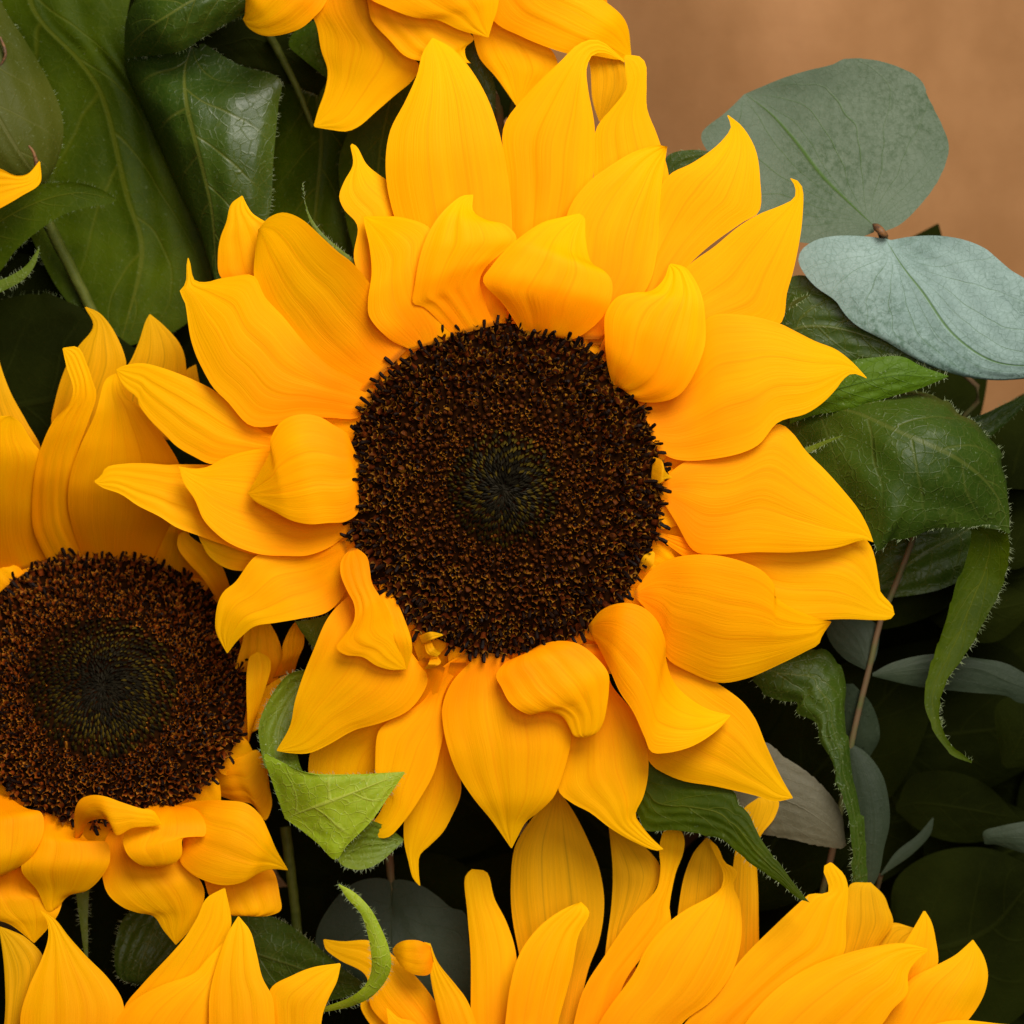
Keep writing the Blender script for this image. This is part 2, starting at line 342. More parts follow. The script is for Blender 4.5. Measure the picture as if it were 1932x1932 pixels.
def tmpl_spike(r, mat=None):
    V, F, MI = [], [], []; n = 4
    for z, ra, x in ((0, 3.2, 0), (5, 2.9, .4), (8.5, 1.7, 1.4)):
        for k in range(n): a = 6.2832 * k / n; V.append((ra * math.cos(a) + x, ra * math.sin(a), z))
    V.append((3.0, 0, 11.5))
    for i in range(2):
        for k in range(n): F.append((i * n + k, i * n + (k + 1) % n, (i + 1) * n + (k + 1) % n, (i + 1) * n + k)); MI.append(0)
    for k in range(n): F.append((8 + k, 8 + (k + 1) % n, 12)); MI.append(0)
    return np.array(V), F, MI, [mat or D_SPIKE]
def disc(parent, cx, cy, rx, ry, h0, tilt, N, eye, dome=45, lean=1.0, seed=3, shrink=1.0, ripe=.74, red=False):
    tint = (lambda ms: [{D_TUBE: D_TUBE_R, D_RIM: D_RIM_R}.get(q, q) for q in ms]) if red else (lambda ms: ms)
    r = np.random.default_rng(seed)
    def surf(rho, th):
        d = dome * (1 - rho ** 3) - dome * .5 * math.exp(-(rho / .12) ** 2)
        return cx + rx * rho * math.cos(th), cy - ry * rho * math.sin(th), h0 + d + tilt * rho * math.sin(th)
    V, F, nr, nt = [], [], 16, 64
    for i in range(nr + 1):
        for k in range(nt): V.append(at(*surf(max(.001, 1.02 * i / nr), 6.2832 * k / nt)))
    F = [(i * nt + k, i * nt + (k + 1) % nt, (i + 1) * nt + (k + 1) % nt, (i + 1) * nt + k) for i in range(nr) for k in range(nt)]
    d = link('disc', mesh('disc', V, F, D_BASE), parent)
    kinds = {'open': [tmpl_open(r) for _ in range(6)], 'cup': [tmpl_cup(r) for _ in range(6)], 'bud': [tmpl_bud(r) for _ in range(6)], 'olive': [tmpl_spike(r, D_GREEN) for _ in range(2)], 'spike': [tmpl_spike(r) for _ in range(2)]}
    meshes = {k: [mesh('floret', t[0] * S, t[1], tint(t[3]), midx=t[2], smooth=False) for t in v] for k, v in kinds.items()}
    allmats = [D_TUBE, D_RIM, D_STICK, D_BUD, D_GREEN, D_SPIKE]; sv, sf, sm = [], [], []; ind = 0; off = 0
    gr = np.linspace(0, 1, 400); ss = (7.5 + 10.5 * np.clip((gr - eye * .8) / (.95 - eye * .8), 0, 1)) * shrink
    cum = np.concatenate([[0], np.cumsum(2 * np.pi * rx * ry * gr[1:] / ss[1:] ** 2 * (gr[1] - gr[0]))]); N = int(cum[-1])
    for n in range(N, 0, -1):
        rho = float(np.interp(n - .5, cum, gr)); th = n * 2.399963 + r.normal(0, .10) * (8 / rx if rho < eye else 22 / rx) / max(rho, .05); loc = float(np.interp(rho, gr, ss)) / 18.0
        rho += r.normal(0, .006)
        p = np.array(at(*surf(rho, th))); e = .03
        nrm = Vector(np.cross(at(*surf(rho, th + .05)) - p, at(*surf(rho + e, th)) - p)).normalized()
        if nrm.y > 0: nrm = -nrm
        rad = Vector((math.cos(th) * rx, 0, math.sin(th) * ry)).normalized(); rad = (rad - nrm * rad.dot(nrm)).normalized()
        if rho > ripe: k = 'open' if r.random() < (.9 if rho > .86 else .6) else 'cup'; ln = lean * (.15 + .75 * max(0, (rho - .72) / .28)); sc = .95
        elif rho > eye * 1.75: k = 'cup' if r.random() < (rho - eye) * 1.6 else 'bud'; ln = .15; sc = .82
        elif rho > eye * 1.2: k = 'bud' if r.random() < .62 else 'cup'; ln = -.1; sc = .68
        elif rho > eye * .9: k = ('olive' if (n % 34) % 2 == 0 else r.choice(['bud', 'spike'])); ln = -.3; sc = .75
        else: k = 'olive' if (n % 34) % 2 == 0 and r.random() < min(1, max(0, (rho / eye - .3) / .4)) else 'spike'; ln = -.75; sc = .8
        sc = {'open': 1.25, 'cup': 1.28, 'bud': 1.55, 'olive': 2.3, 'spike': 2.5}[k] * loc * (r.uniform(.7, 1.2) if k in ('bud', 'cup') else r.uniform(.8, 1.2))
        ax = (nrm + rad * ln + Vector(r.normal(0, .22 if k in ('bud', 'cup', 'open') else .12, 3))).normalized()
        x = (-rad - ax * (-rad).dot(ax)).normalized() if k in ('spike', 'olive') else (ax.orthogonal().normalized())
        y = ax.cross(x); R3 = Matrix((x, y, ax)).transposed()
        if k in ('open', 'cup', 'bud'): R3 = R3 @ Matrix.Rotation(r.uniform(0, 6.28), 3, 'Z')
        i = r.integers(len(kinds[k]))
        if ind < 300 and rho > .5:
            o = link('floret', meshes[k][i], d); 
            o.matrix_local = Matrix.Translation(Vector(p)) @ (R3 * sc).to_4x4(); ind += 1
        else:
            t = kinds[k][i]; A = np.array(R3) * sc * S
            sv.append(t[0] @ A.T + p); sf += [tuple(q + off for q in f) for f in t[1]]; sm += [allmats.index(t[3][m]) for m in t[2]]; off += len(t[0])
    fl = link('inner_florets', mesh('inner_florets', np.vstack(sv), sf, tint(allmats), midx=sm, smooth=False), d, 'stuff')
    return d

#SECTION_MAIN
# ------------------------------------------------------------------ the middle sunflower
A = empty('sunflower', at(950, 922, -120), 'large open sunflower facing the viewer in the middle, its whole brown disc in view', 'sunflower', 'sunflowers in the bouquet')
disc(A, 950, 922, 292, 306, -8, 0, 1150, .30, shrink=.95)
tube('stem', A, STEM_G, [(950, 930, -60), (955, 960, -300), (990, 1150, -620), (1060, 1600, -800), (1100, 2100, -820)], (70, 30, 24, 24))
for k in range(30):        # short petal bases that close the ring round the disc
    th = 6.2832 * (k + .5 * random.random()) / 30; ca, sa = math.cos(th), math.sin(th); w = 34; ln = random.uniform(.10, .2)
    def q(f, s): return (950 + 292 * f * ca - s * sa, 922 - 306 * f * sa - s * ca)
    petal(A, [q(.93, -14), q(1.0 + ln * .3, -w), q(1 + ln * .8, -w * .8), q(1.0 + ln * 1.5, 0)], [q(.93, 14), q(1.0 + ln * .3, w), q(1 + ln * .8, w * .8), q(1.0 + ln * 1.5, 1)], (-12, -24, -34, -46), .1, nu=14, nv=20)
for k in range(26):        # back row that shows only in the gaps between the large petals
    th = 6.2832 * (k + .4 * random.random()) / 26; ca, sa = math.cos(th), math.sin(th); w = 60; ln = random.uniform(.38, .46); h1 = random.uniform(-100, -84)
    def q(f, s): return (950 + 292 * f * ca - s * sa, 922 - 306 * f * sa - s * ca)
    petal(A, [q(.93, -14), q(1.06, -w * .75), q(1 + ln * .6, -w), q(1 + ln, -6)], [q(.93, 14), q(1.06, w * .75), q(1 + ln * .6, w), q(1 + ln, 6)], (-18, -55, h1, h1 - 8), .15, nu=16, nv=26)
m = lambda L, R, h=(0,), c=.10, tw=(0,), **k: petal(A, L, R, h, c, tw, **k)
# back row
m([(860,640),(800,520),(748,420),(728,330),(735,250),(765,190),(787,140),(797,100),(815,72)], [(940,640),(964,520),(964,380),(947,270),(922,190),(888,130),(852,90),(818,72)], (-15,-42,-40,-30,-40,-70), (.1,.16,.12,.05))
m([(950,640),(965,480),(958,340),(950,240),(1000,172),(1058,115),(1090,84),(1120,74),(1142,82),(1178,114)], [(1030,640),(1080,480),(1118,340),(1122,240),(1110,170),(1107,128),(1120,102),(1145,100),(1178,118)], (-15,-55,-52,-45,-40,-60), (.1,.12,.10,.05))
m([(1110,650),(1120,330),(1125,243),(1158,200),(1182,167),(1180,138),(1178,108)], [(1180,650),(1262,343),(1256,305),(1239,252),(1221,205),(1220,157),(1218,119),(1206,106),(1180,104)], (-20,-70,-80,-80,-75), .08)
m([(1040,640),(1060,480),(1073,395),(1111,343),(1149,314),(1197,286),(1244,274),(1259,276)], [(1130,640),(1220,545),(1240,476),(1244,405),(1249,343),(1259,278)], (-10,-18,-20,-28,-50), .12, (0,10,20,10))
m([(1130,660),(1200,500),(1245,355),(1265,328),(1303,309),(1341,284),(1364,263),(1379,240),(1372,218)], [(1180,690),(1300,500),(1400,420),(1432,400),(1434,335),(1428,290),(1417,263),(1398,236),(1374,217)], (-10,-35,-50,-50,-70), (.06,.12,.10,.05))
m([(1160,720),(1290,510),(1348,465),(1394,427),(1432,404),(1470,389),(1497,375),(1501,366),(1499,350),(1491,337)], [(1200,760),(1330,640),(1471,612),(1485,552),(1497,510),(1508,457),(1514,411),(1514,354),(1505,341),(1492,336)], (-10,-30,-38,-36,-40), (.05,.12,.08,.05), (0,-10,-10,0))
m([(1200,770),(1300,660),(1337,598),(1402,594),(1470,610),(1501,625),(1539,644),(1577,659),(1607,682),(1635,712)], [(1225,800),(1235,840),(1272,866),(1370,862),(1430,840),(1468,797),(1520,781),(1550,762),(1577,735),(1592,715),(1607,705),(1619,707),(1635,714)], (-5,-14,-5,-8,-30), (.02,.10,.13,.06), (0,-25,-10,0))
m([(1240,928),(1272,885),(1330,855),(1400,840),(1470,800),(1497,819),(1520,850),(1558,888),(1592,926),(1619,960),(1638,995),(1647,1020)], [(1242,932),(1275,985),(1310,1040),(1350,1046),(1425,1042),(1500,1042),(1577,1034),(1630,1019),(1648,1023)], (-5,-18,-22,-25,-45), (.06,.13,.10,.06))
m([(1238,1003),(1330,1020),(1500,1010),(1600,1000),(1640,1025),(1659,1100),(1661,1116),(1684,1143),(1687,1156)], [(1240,1012),(1290,1050),(1350,1080),(1440,1160),(1500,1175),(1550,1170),(1596,1168),(1653,1170),(1680,1168),(1688,1159)], (-8,-60,-72,-72,-80), .08)
m([(1196,1116),(1234,1070),(1272,1052),(1330,1046),(1387,1055),(1440,1078),(1463,1109),(1460,1121),(1486,1143),(1520,1158),(1550,1169),(1568,1172)], [(1197,1126),(1226,1158),(1250,1193),(1257,1240),(1303,1269),(1356,1288),(1409,1280),(1470,1254),(1524,1227),(1545,1215),(1551,1200),(1568,1175)], (0,-12,-8,-14,-40), (.05,.14,.16,.08), (0,60,50,10))
m([(1190,1150),(1230,1215),(1257,1242),(1310,1261),(1352,1288),(1383,1309),(1402,1325),(1425,1356),(1444,1402),(1463,1444),(1478,1474),(1495,1503)], [(1170,1180),(1190,1330),(1227,1440),(1253,1459),(1291,1474),(1341,1482),(1383,1491),(1425,1501),(1463,1512),(1496,1506)], (-8,-65,-60,-55,-60), .10, (0,10,20,0))
m([(1080,1215),(1075,1350),(1053,1490),(1079,1515),(1113,1533),(1152,1563),(1195,1588),(1238,1605),(1251,1603)], [(1140,1215),(1152,1288),(1195,1344),(1221,1413),(1223,1460),(1214,1503),(1199,1537),(1208,1554),(1229,1580),(1251,1601)], (-8,-40,-45,-45,-60), .12)
m([(905,1230),(886,1250),(852,1288),(835,1331),(835,1361),(843,1404),(861,1455),(891,1503),(929,1550),(964,1600)], [(950,1235),(1000,1270),(1050,1300),(1075,1360),(1077,1395),(1075,1413),(1062,1460),(1045,1503),(1015,1533),(993,1550),(976,1580),(966,1600)], (-5,-12,-10,-20,-55), (.08,.15,.14,.08))
m([(870,1235),(830,1263),(800,1320),(740,1357),(715,1378),(708,1430),(711,1470),(728,1490),(719,1528),(700,1555),(685,1568)], [(905,1240),(873,1258),(848,1288),(833,1327),(838,1370),(828,1425),(818,1460),(792,1507),(762,1550),(732,1580),(711,1580),(686,1571)], (-5,-34,-32,-34,-50), .12)
m([(850,1250),(800,1400),(765,1530),(762,1584),(771,1627),(779,1657),(790,1670)], [(880,1250),(860,1404),(870,1494),(852,1541),(835,1571),(809,1597),(792,1614),(790,1644),(793,1671)], (-5,-75,-85,-95,-110), .08)
m([(800,1240),(700,1320),(600,1390),(582,1440),(590,1490),(640,1560)], [(840,1260),(800,1380),(735,1440),(720,1500),(690,1570),(645,1563)], (-5,-70,-95,-100), .08)
m([(690,1100),(640,1140),(616,1170),(590,1230),(570,1280),(556,1325),(547,1370),(522,1415)], [(740,1130),(775,1228),(800,1262),(807,1285),(790,1320),(766,1344),(715,1365),(668,1378),(620,1405),(583,1421),(549,1421),(523,1417)], (-5,-5,-5,-15,-35), (.06,.13,.11,.06), (0,20,10,0))
m([(650,1020),(600,1035),(560,1040),(487,1046),(443,1099),(423,1115),(413,1132),(407,1160),(407,1190),(418,1215),(428,1232)], [(665,1070),(650,1120),(617,1155),(567,1167),(520,1175),(480,1182),(457,1200),(445,1212),(430,1232)], (-8,-20,-15,-20,-45), (.04,-.10,-.06,.06), (0,-30,-20,0))
m([(665,900),(600,850),(510,845),(460,852),(420,865),(393,880),(367,884),(337,880)], [(660,1000),(640,1020),(617,1035),(580,1048),(540,1049),(487,1045),(433,1025),(403,1002),(383,979),(367,942),(347,912),(338,883)], (-5,-20,-28,-30,-40), (.02,-.08,-.06,.05), (0,-10,-10,0))
m([(600,900),(450,880),(337,876),(317,877),(277,874),(233,875),(200,882),(190,898),(178,907)], [(600,1010),(500,1048),(417,1026),(373,1010),(333,995),(300,974),(260,954),(227,932),(193,920),(179,910)], (-20,-65,-75,-80,-95), (.0,-.05,-.05,.04), (0,-20,-15,0))
m([(660,790),(540,768),(470,775),(400,832),(385,850)], [(660,900),(540,905),(450,892),(387,856)], (-30,-80,-92,-100), .06)
m([(600,1000),(480,1025),(420,1012),(370,1000)], [(620,1045),(480,1076),(430,1073),(395,1050),(378,1021)], (-20,-80,-95), .06)
m([(640,830),(507,819),(477,799),(433,759),(400,734),(350,710),(300,692),(267,685),(233,690),(219,697)], [(640,870),(540,858),(460,866),(400,876),(367,862),(333,842),(310,819),(283,792),(263,765),(258,749),(240,735),(227,719),(220,700)], (-10,-50,-55,-60,-80), (.05,.13,.13,.06))
m([(697,775),(670,790),(620,788),(560,790),(507,805),(470,802),(430,759),(402,731),(385,702),(370,671),(359,636),(353,596),(349,571),(339,549),(350,535),(352,500),(354,487)], [(705,735),(662,712),(618,688),(578,650),(535,598),(500,560),(478,520),(436,522),(413,526),(390,532),(368,529),(362,515),(360,500),(356,487)], (-5,-25,-28,-25,-35,-50), (.05,.12,.10,.04), (0,0,-10,0))
m([(690,738),(630,725),(580,700),(548,666),(522,625),(502,588),(488,551),(479,520),(481,480),(487,433)], [(772,655),(745,620),(715,560),(666,497),(639,476),(605,445),(573,416),(550,404),(530,401),(505,412),(489,431)], (-5,-20,-14,-14,-40), (.03,-.08,-.02,.06), (0,-60,-60,-5))
m([(470,560),(416,522),(411,482),(416,448),(427,419),(436,385),(456,369)], [(560,545),(550,480),(520,430),(490,412),(476,402),(465,385),(458,370)], (-85,-85,-80,-85), .12)
m([(770,640),(702,560),(668,490),(674,425),(649,395),(640,371),(649,343),(666,310),(661,275)], [(850,560),(810,480),(777,405),(763,367),(749,352),(720,333),(692,310),(673,276),(664,271)], (-20,-45,-55,-55,-80), (.03,.10,.12,.05), (0,20,20,0))
# inner, folded row
m([(775,660),(735,640),(697,598),(694,571),(701,514),(697,467),(687,420),(686,410)], [(850,640),(862,600),(835,520),(815,470),(812,432),(760,410),(720,408),(688,408)], (0,12,20,5,-25), (.03,.10,.10,.05))
m([(855,634),(800,580),(779,572),(782,540),(797,467),(820,419),(849,386),(873,369),(892,367)], [(932,614),(912,560),(905,530),(916,505),(945,478),(975,450),(954,424),(916,414),(893,398),(893,368)], (0,18,36,40,30,0), (.05,.14,.14,.05), furrow=4)
m([(985,628),(950,575),(911,529),(925,505),(954,471),(987,443),(1025,419),(1058,410),(1101,401)], [(1055,637),(1080,640),(1110,624),(1139,595),(1154,562),(1154,529),(1139,510),(1116,495),(1106,457),(1104,403)], (0,24,44,40,10,-15), (.05,.14,.20,.12), (0,15,10,0), furrow=7)
m([(1158,735),(1146,690),(1141,640),(1143,590),(1165,560),(1196,552),(1230,548),(1253,525),(1262,500)], [(1172,727),(1200,755),(1226,760),(1265,754),(1287,740),(1310,705),(1325,670),(1331,645),(1331,602),(1325,560),(1310,526),(1291,503),(1266,497)], (5,35,45,40,5), (.06,.18,.18,.08), furrow=8)
m([(1113,1194),(1126,1215),(1152,1267),(1169,1305),(1195,1344),(1216,1391),(1229,1419),(1255,1421),(1306,1408),(1353,1378),(1378,1351)], [(1110,1180),(1135,1151),(1169,1138),(1208,1143),(1238,1168),(1255,1207),(1257,1245),(1272,1288),(1302,1318),(1336,1338),(1378,1349)], (5,50,45,25,5,-30), (.1,.18,.12,.05), (0,-20,10,20,0))
m([(990,1232),(950,1253),(936,1275),(946,1297),(963,1327),(998,1348),(1036,1344),(1062,1353),(1077,1378),(1083,1389),(1105,1392)], [(1020,1216),(1053,1209),(1092,1215),(1126,1241),(1148,1271),(1149,1300),(1146,1327),(1139,1361),(1126,1383),(1107,1392)], (5,30,40,28,10), (.06,.16,.16,.10), furrow=5)
m([(660,1035),(643,1060),(643,1085),(655,1115),(668,1140),(668,1170),(645,1205),(634,1222),(650,1235),(685,1240),(710,1256),(740,1264),(766,1263)], [(672,1033),(692,1050),(698,1075),(702,1100),(733,1150),(742,1180),(755,1200),(768,1230),(769,1261)], (10,40,50,40,30,15), (.1,.12,.10,.05), furrow=2)
m([(715,1090),(720,1140),(740,1200),(765,1262)], [(735,1110),(760,1160),(778,1220),(768,1264)], (-5,30,35,15), .1, nu=12, nv=24)
m([(680,870),(668,848),(653,816),(630,802),(607,788),(579,781),(550,785),(527,799),(510,830),(509,852),(493,885),(468,929)], [(676,905),(677,945),(675,968),(652,984),(617,987),(583,989),(550,982),(517,965),(480,945),(468,932)], (5,25,38,28,-5), (.06,.16,.16,.08), furrow=8)
# shrivelled scraps of petal at the rim
for L, R, h in (([(1232,862),(1248,868),(1256,890),(1268,900)], [(1228,905),(1244,912),(1256,904),(1268,903)], (5,25,10)), ([(790,1200),(812,1192),(834,1196)], [(796,1216),(818,1206),(836,1199)], (10,30,12)), ([(800,1214),(806,1232),(824,1240)], [(812,1205),(820,1222),(832,1232)], (8,32,20)), ([(812,1240),(808,1252),(800,1262)], [(826,1238),(832,1250),(812,1262)], (8,28,14)), ([(1205,1070),(1215,1048),(1232,1040)], [(1218,1080),(1232,1066),(1236,1044)], (0,14,4))):
    m(L, R, h, .25, nu=10, nv=16, mat=PETB)
# bracts and leaves of the middle sunflower
b = lambda mat, L, R, h, **k: leaf(A, mat, L, R, h, name='bract', **k)
b(BRACT_D, [(690,505),(640,468),(605,436),(582,400),(573,365),(570,345)], [(690,520),(650,489),(620,467),(595,437),(580,405),(571,346)], (-60,-70,-80,-85), hairs=90, hair_len=7, quilt=.5, nu=12)
b(BRACT_D, [(556,1172),(580,1170),(620,1160)], [(570,1195),(597,1224),(625,1190)], (-120,-110,-90), hairs=50, quilt=1)
b(BRACT_D, [(1505,850),(1530,841),(1560,830),(1587,822)], [(1505,866),(1535,850),(1562,836),(1588,824)], (-80,-70,-55,-40), hairs=50, hair_len=7, quilt=.3, nu=8)
b(OLIVE, [(1470,582),(1490,572),(1508,562),(1526,556)], [(1470,600),(1490,582),(1508,570),(1527,558)], (-80,-70,-60), hairs=40, hair_len=7, quilt=.3, nu=8)
b(LEAF_MID, [(1180,1400),(1227,1440),(1253,1459),(1291,1474),(1383,1493),(1394,1520),(1413,1539),(1432,1577),(1455,1611),(1486,1653),(1524,1699)], [(1150,1500),(1200,1531),(1219,1565),(1272,1566),(1322,1573),(1360,1581),(1387,1604),(1432,1638),(1470,1665),(1508,1695),(1527,1702)], (-110,-95,-70,-40,-20), hairs=170, hair_len=8, c=.06, teeth=7, tooth=4)
b(BRACT_D, [(590,1262),(545,1272),(505,1325),(488,1370),(492,1415),(500,1450)], [(600,1300),(575,1340),(560,1390),(565,1440),(575,1462),(580,1470)], (-130,-100,-60,-20), hairs=160, hair_len=8, c=-.25, edges='L')
b(BRACT, [(537,1543),(515,1480),(499,1422),(540,1445),(583,1458),(660,1461),(763,1456)], [(538,1545),(560,1560),(600,1592),(633,1622),(655,1595),(700,1550),(735,1500),(764,1458)], (-30,0,15,20,10), M=[(537,1544),(600,1520),(680,1490),(763,1457)], hairs=130, hair_len=7, c=.05, quilt=2)
b(BRACT_D, [(630,1612),(648,1634),(680,1641),(715,1628),(760,1588)], [(640,1595),(665,1570),(690,1548),(730,1560),(762,1583)], (10,-10,-40,-60), hairs=110, hair_len=9, c=-.15, edges='L')
l = lambda mat, L, R, h, **k: leaf(A, mat, L, R, h, **k)
l(LEAF_DARK, [(1420,620),(1470,540),(1500,520),(1540,525),(1620,560),(1700,620),(1770,690)], [(1420,720),(1500,720),(1580,700),(1660,700),(1720,705),(1772,692)], (-260,-230,-220,-200), c=.05)
l(LEAF_FRESH, [(1490,745),(1560,700),(1610,680),(1653,674),(1703,673),(1737,690),(1789,709)], [(1490,800),(1535,784),(1577,777),(1615,770),(1672,751),(1729,735),(1768,720),(1790,710)], (-150,-130,-115,-130), hairs=90, quilt=3.5, c=.14)
l(LEAF_DARK, [(1450,800),(1500,860),(1550,920),(1600,960),(1640,1000),(1655,1035),(1668,1032),(1680,1019),(1722,1013),(1767,995),(1805,995),(1874,990),(1899,1005)], [(1520,785),(1615,762),(1722,739),(1783,758),(1806,781),(1840,796),(1863,827),(1889,854),(1886,873),(1897,903),(1901,950),(1904,1006)], (-190,-165,-125,-110,-130), M=[(1500,775),(1597,774),(1691,812),(1806,865),(1863,911),(1893,960),(1902,1006)], tw=(0,60,110,60,0), c=(.1,.3,.34,.2,0), hairs=240, hair_len=9, teeth=9, tooth=7)
l(LEAF_MID, [(1790,985),(1830,995),(1821,1063),(1806,1101),(1783,1177),(1764,1235),(1747,1292),(1745,1330),(1755,1360),(1775,1398),(1798,1425),(1833,1440)], [(1900,1002),(1905,1029),(1901,1063),(1882,1124),(1844,1193),(1813,1246),(1786,1284),(1771,1330),(1771,1348),(1783,1387),(1802,1413),(1834,1437)], (-150,-180,-170,-150,-120,-90), c=-.10, hairs=300, hair_len=10, teeth=12, tooth=4, edges='R', quilt=.7)
l(LEAF_DARK, [(1780,800),(1850,783),(1900,760),(1965,732)], [(1780,835),(1862,826),(1890,806),(1932,766),(1967,737)], (-330,-320,-300), c=.08)
l(LEAF_DARK, [(1421,1280),(1440,1303),(1474,1322),(1505,1326),(1505,1341),(1539,1360),(1550,1402),(1573,1440),(1577,1463),(1596,1520),(1604,1558),(1611,1627),(1609,1690)], [(1460,1240),(1535,1226),(1562,1234),(1585,1261),(1596,1295),(1592,1341),(1600,1409),(1615,1501),(1630,1569),(1634,1615),(1634,1690)], (-200,-190,-175,-180,-200), c=(.2,.2,.1,.1), tw=(0,20,20,0), hairs=170, teeth=9, tooth=8, edges='L')
l(LEAF_DARK, [(1230,350),(1261,293),(1300,283),(1340,286),(1380,300)], [(1240,380),(1290,350),(1330,330),(1384,302)], (-280,-270,-260), c=.05, hairs=20)

#SECTION_LEFT
# ------------------------------------------------------------------ the sunflower at the left edge
Bf = empty('sunflower', at(195, 1300, -320), 'open sunflower cut by the left edge, its disc and darker petals half behind its neighbour', 'sunflower', 'sunflowers in the bouquet')
disc(Bf, 195, 1297, 268, 252, -205, -110, 1150, .44, lean=.6, seed=9, shrink=.88, ripe=.55, red=True)
tube('stem', Bf, STEM_G, [(195, 1310, -250), (210, 1350, -480), (330, 1600, -700), (600, 2100, -800)], (60, 28, 24, 24))
m = lambda L, R, h=(0,), c=.10, tw=(0,), **k: petal(Bf, L, R, h, c, tw, dz=-200, **k)
m([(100,1075),(80,1040),(63,1000),(60,952),(67,885),(77,845),(100,795),(130,762),(138,735),(125,690),(118,658)], [(190,1065),(160,1020),(140,970),(137,920),(147,850),(165,800),(182,745),(175,720),(165,690),(147,655),(120,656)], (-130,-60,5,45,70,75), (.1,.14,.14,.05))
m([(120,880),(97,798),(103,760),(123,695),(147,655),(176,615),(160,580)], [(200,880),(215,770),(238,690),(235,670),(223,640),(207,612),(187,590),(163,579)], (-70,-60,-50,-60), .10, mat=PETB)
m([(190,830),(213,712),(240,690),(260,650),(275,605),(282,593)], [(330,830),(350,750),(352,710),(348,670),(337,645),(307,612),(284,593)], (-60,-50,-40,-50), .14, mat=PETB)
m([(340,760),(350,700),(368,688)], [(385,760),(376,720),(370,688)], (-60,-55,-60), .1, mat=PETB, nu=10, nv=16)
m([(165,1075),(138,1000),(128,950),(132,900),(150,845),(180,780),(195,725),(203,712),(217,705)], [(290,1080),(325,1010),(345,980),(350,940),(340,880),(315,835),(287,799),(260,765),(240,749),(227,722),(219,704)], (-130,-65,0,40,66,70), (.1,.14,.12,.05))
m([(280,1080),(300,1035),(325,985),(340,965)], [(390,1110),(375,1060),(358,1010),(345,966)], (-130,-85,-50,-40), .14)
m([(420,1150),(383,1092),(353,1059),(335,1032),(337,1009),(345,1003)], [(455,1160),(435,1110),(420,1070),(400,1040),(370,1020),(348,1002)], (-80,-20,15,25), -.2, furrow=1.5)
m([(-60,1100),(-70,900),(-40,800),(0,785),(20,785)], [(110,1060),(84,1005),(82,930),(88,868),(62,835),(38,797),(22,785)], (-135,-50,20,45), (.1,.2,.14))
m([(-50,930),(-70,750),(-20,640),(-6,655)], [(70,920),(78,850),(50,795),(20,740),(0,685),(-5,657)], (-60,-45,-40,-55), .12, mat=PETB)
m([(425,1405),(444,1416),(464,1418),(467,1379),(465,1310),(466,1265),(472,1238),(486,1230)], [(445,1380),(475,1370),(485,1350),(490,1330),(500,1300),(511,1260),(508,1242),(488,1230)], (-20,30,50,45), -.15, furrow=1)
m([(430,1310),(455,1220),(468,1180),(500,1165)], [(520,1290),(535,1250),(525,1205),(503,1165)], (-40,-10,-5,-20), .1)
m([(515,1280),(533,1240),(533,1219),(545,1190),(555,1175)], [(555,1270),(562,1245),(573,1218),(574,1200),(570,1180),(557,1174)], (-30,20,30,10), .15)
m([(430,1360),(470,1330),(510,1290),(545,1270)], [(440,1410),(490,1370),(530,1320),(548,1274)], (-40,-20,-20,-30), .1)
m([(385,1470),(400,1455),(430,1438),(460,1425),(485,1415),(502,1440)], [(395,1495),(450,1513),(475,1517),(500,1548),(513,1520),(508,1480),(504,1442)], (-30,15,25,25,10), .14)
m = lambda L, R, h=(0,), c=.10, tw=(0,), **k: petal(Bf, L, R, h, c, tw, dz=-110, **k)
m([(330,1520),(366,1512),(419,1510),(465,1516),(492,1539),(507,1569),(522,1604),(543,1640)], [(335,1545),(345,1590),(339,1623),(358,1646),(385,1661),(419,1670),(457,1665),(492,1646),(514,1640),(543,1642)], (-10,40,55,50,10), (.05,.18,.2,.08))
m([(290,1515),(260,1535),(233,1575),(238,1608),(265,1632),(302,1637)], [(330,1518),(370,1528),(388,1555),(386,1577),(366,1578),(345,1582),(343,1612),(330,1628),(304,1637)], (0,60,80,60), .2, furrow=2)
m([(142,1590),(141,1530),(152,1508),(175,1500),(200,1503),(225,1512),(265,1525),(290,1530),(305,1555)], [(155,1575),(165,1553),(190,1545),(205,1550),(215,1572),(222,1576),(250,1562),(275,1560),(304,1557)], (30,80,100,100,80), .25, furrow=1)
m([(210,1560),(193,1600),(191,1634),(202,1684),(229,1710),(259,1722),(290,1729),(309,1756),(331,1782)], [(260,1555),(310,1590),(345,1623),(380,1665),(386,1690),(370,1737),(354,1760),(333,1782)], (-15,10,25,10,-10), .14)
m([(380,1630),(388,1670),(400,1700),(428,1725),(470,1728)], [(480,1620),(515,1642),(528,1690),(530,1717),(505,1728),(473,1729)], (-40,-20,-15,-20), .14)
m([(85,1520),(58,1590),(40,1640),(70,1680),(92,1722),(105,1714)], [(140,1535),(165,1585),(200,1588),(208,1620),(195,1650),(165,1680),(130,1690),(108,1714)], (-15,40,50,25,10), (.1,.2,.15))
m([(-40,1490),(-80,1590),(-40,1660),(0,1653)], [(10,1500),(50,1525),(78,1533),(83,1560),(75,1590),(50,1625),(20,1645),(3,1653)], (-10,50,60,30), .2)
m([(-40,1620),(-40,1720),(20,1745),(62,1778)], [(70,1640),(95,1690),(116,1692),(112,1720),(90,1752),(65,1779)], (-20,10,10,0), .12)
m = lambda L, R, h=(0,), c=.10, tw=(0,), **k: petal(Bf, L, R, h, c, tw, dz=-200, **k)
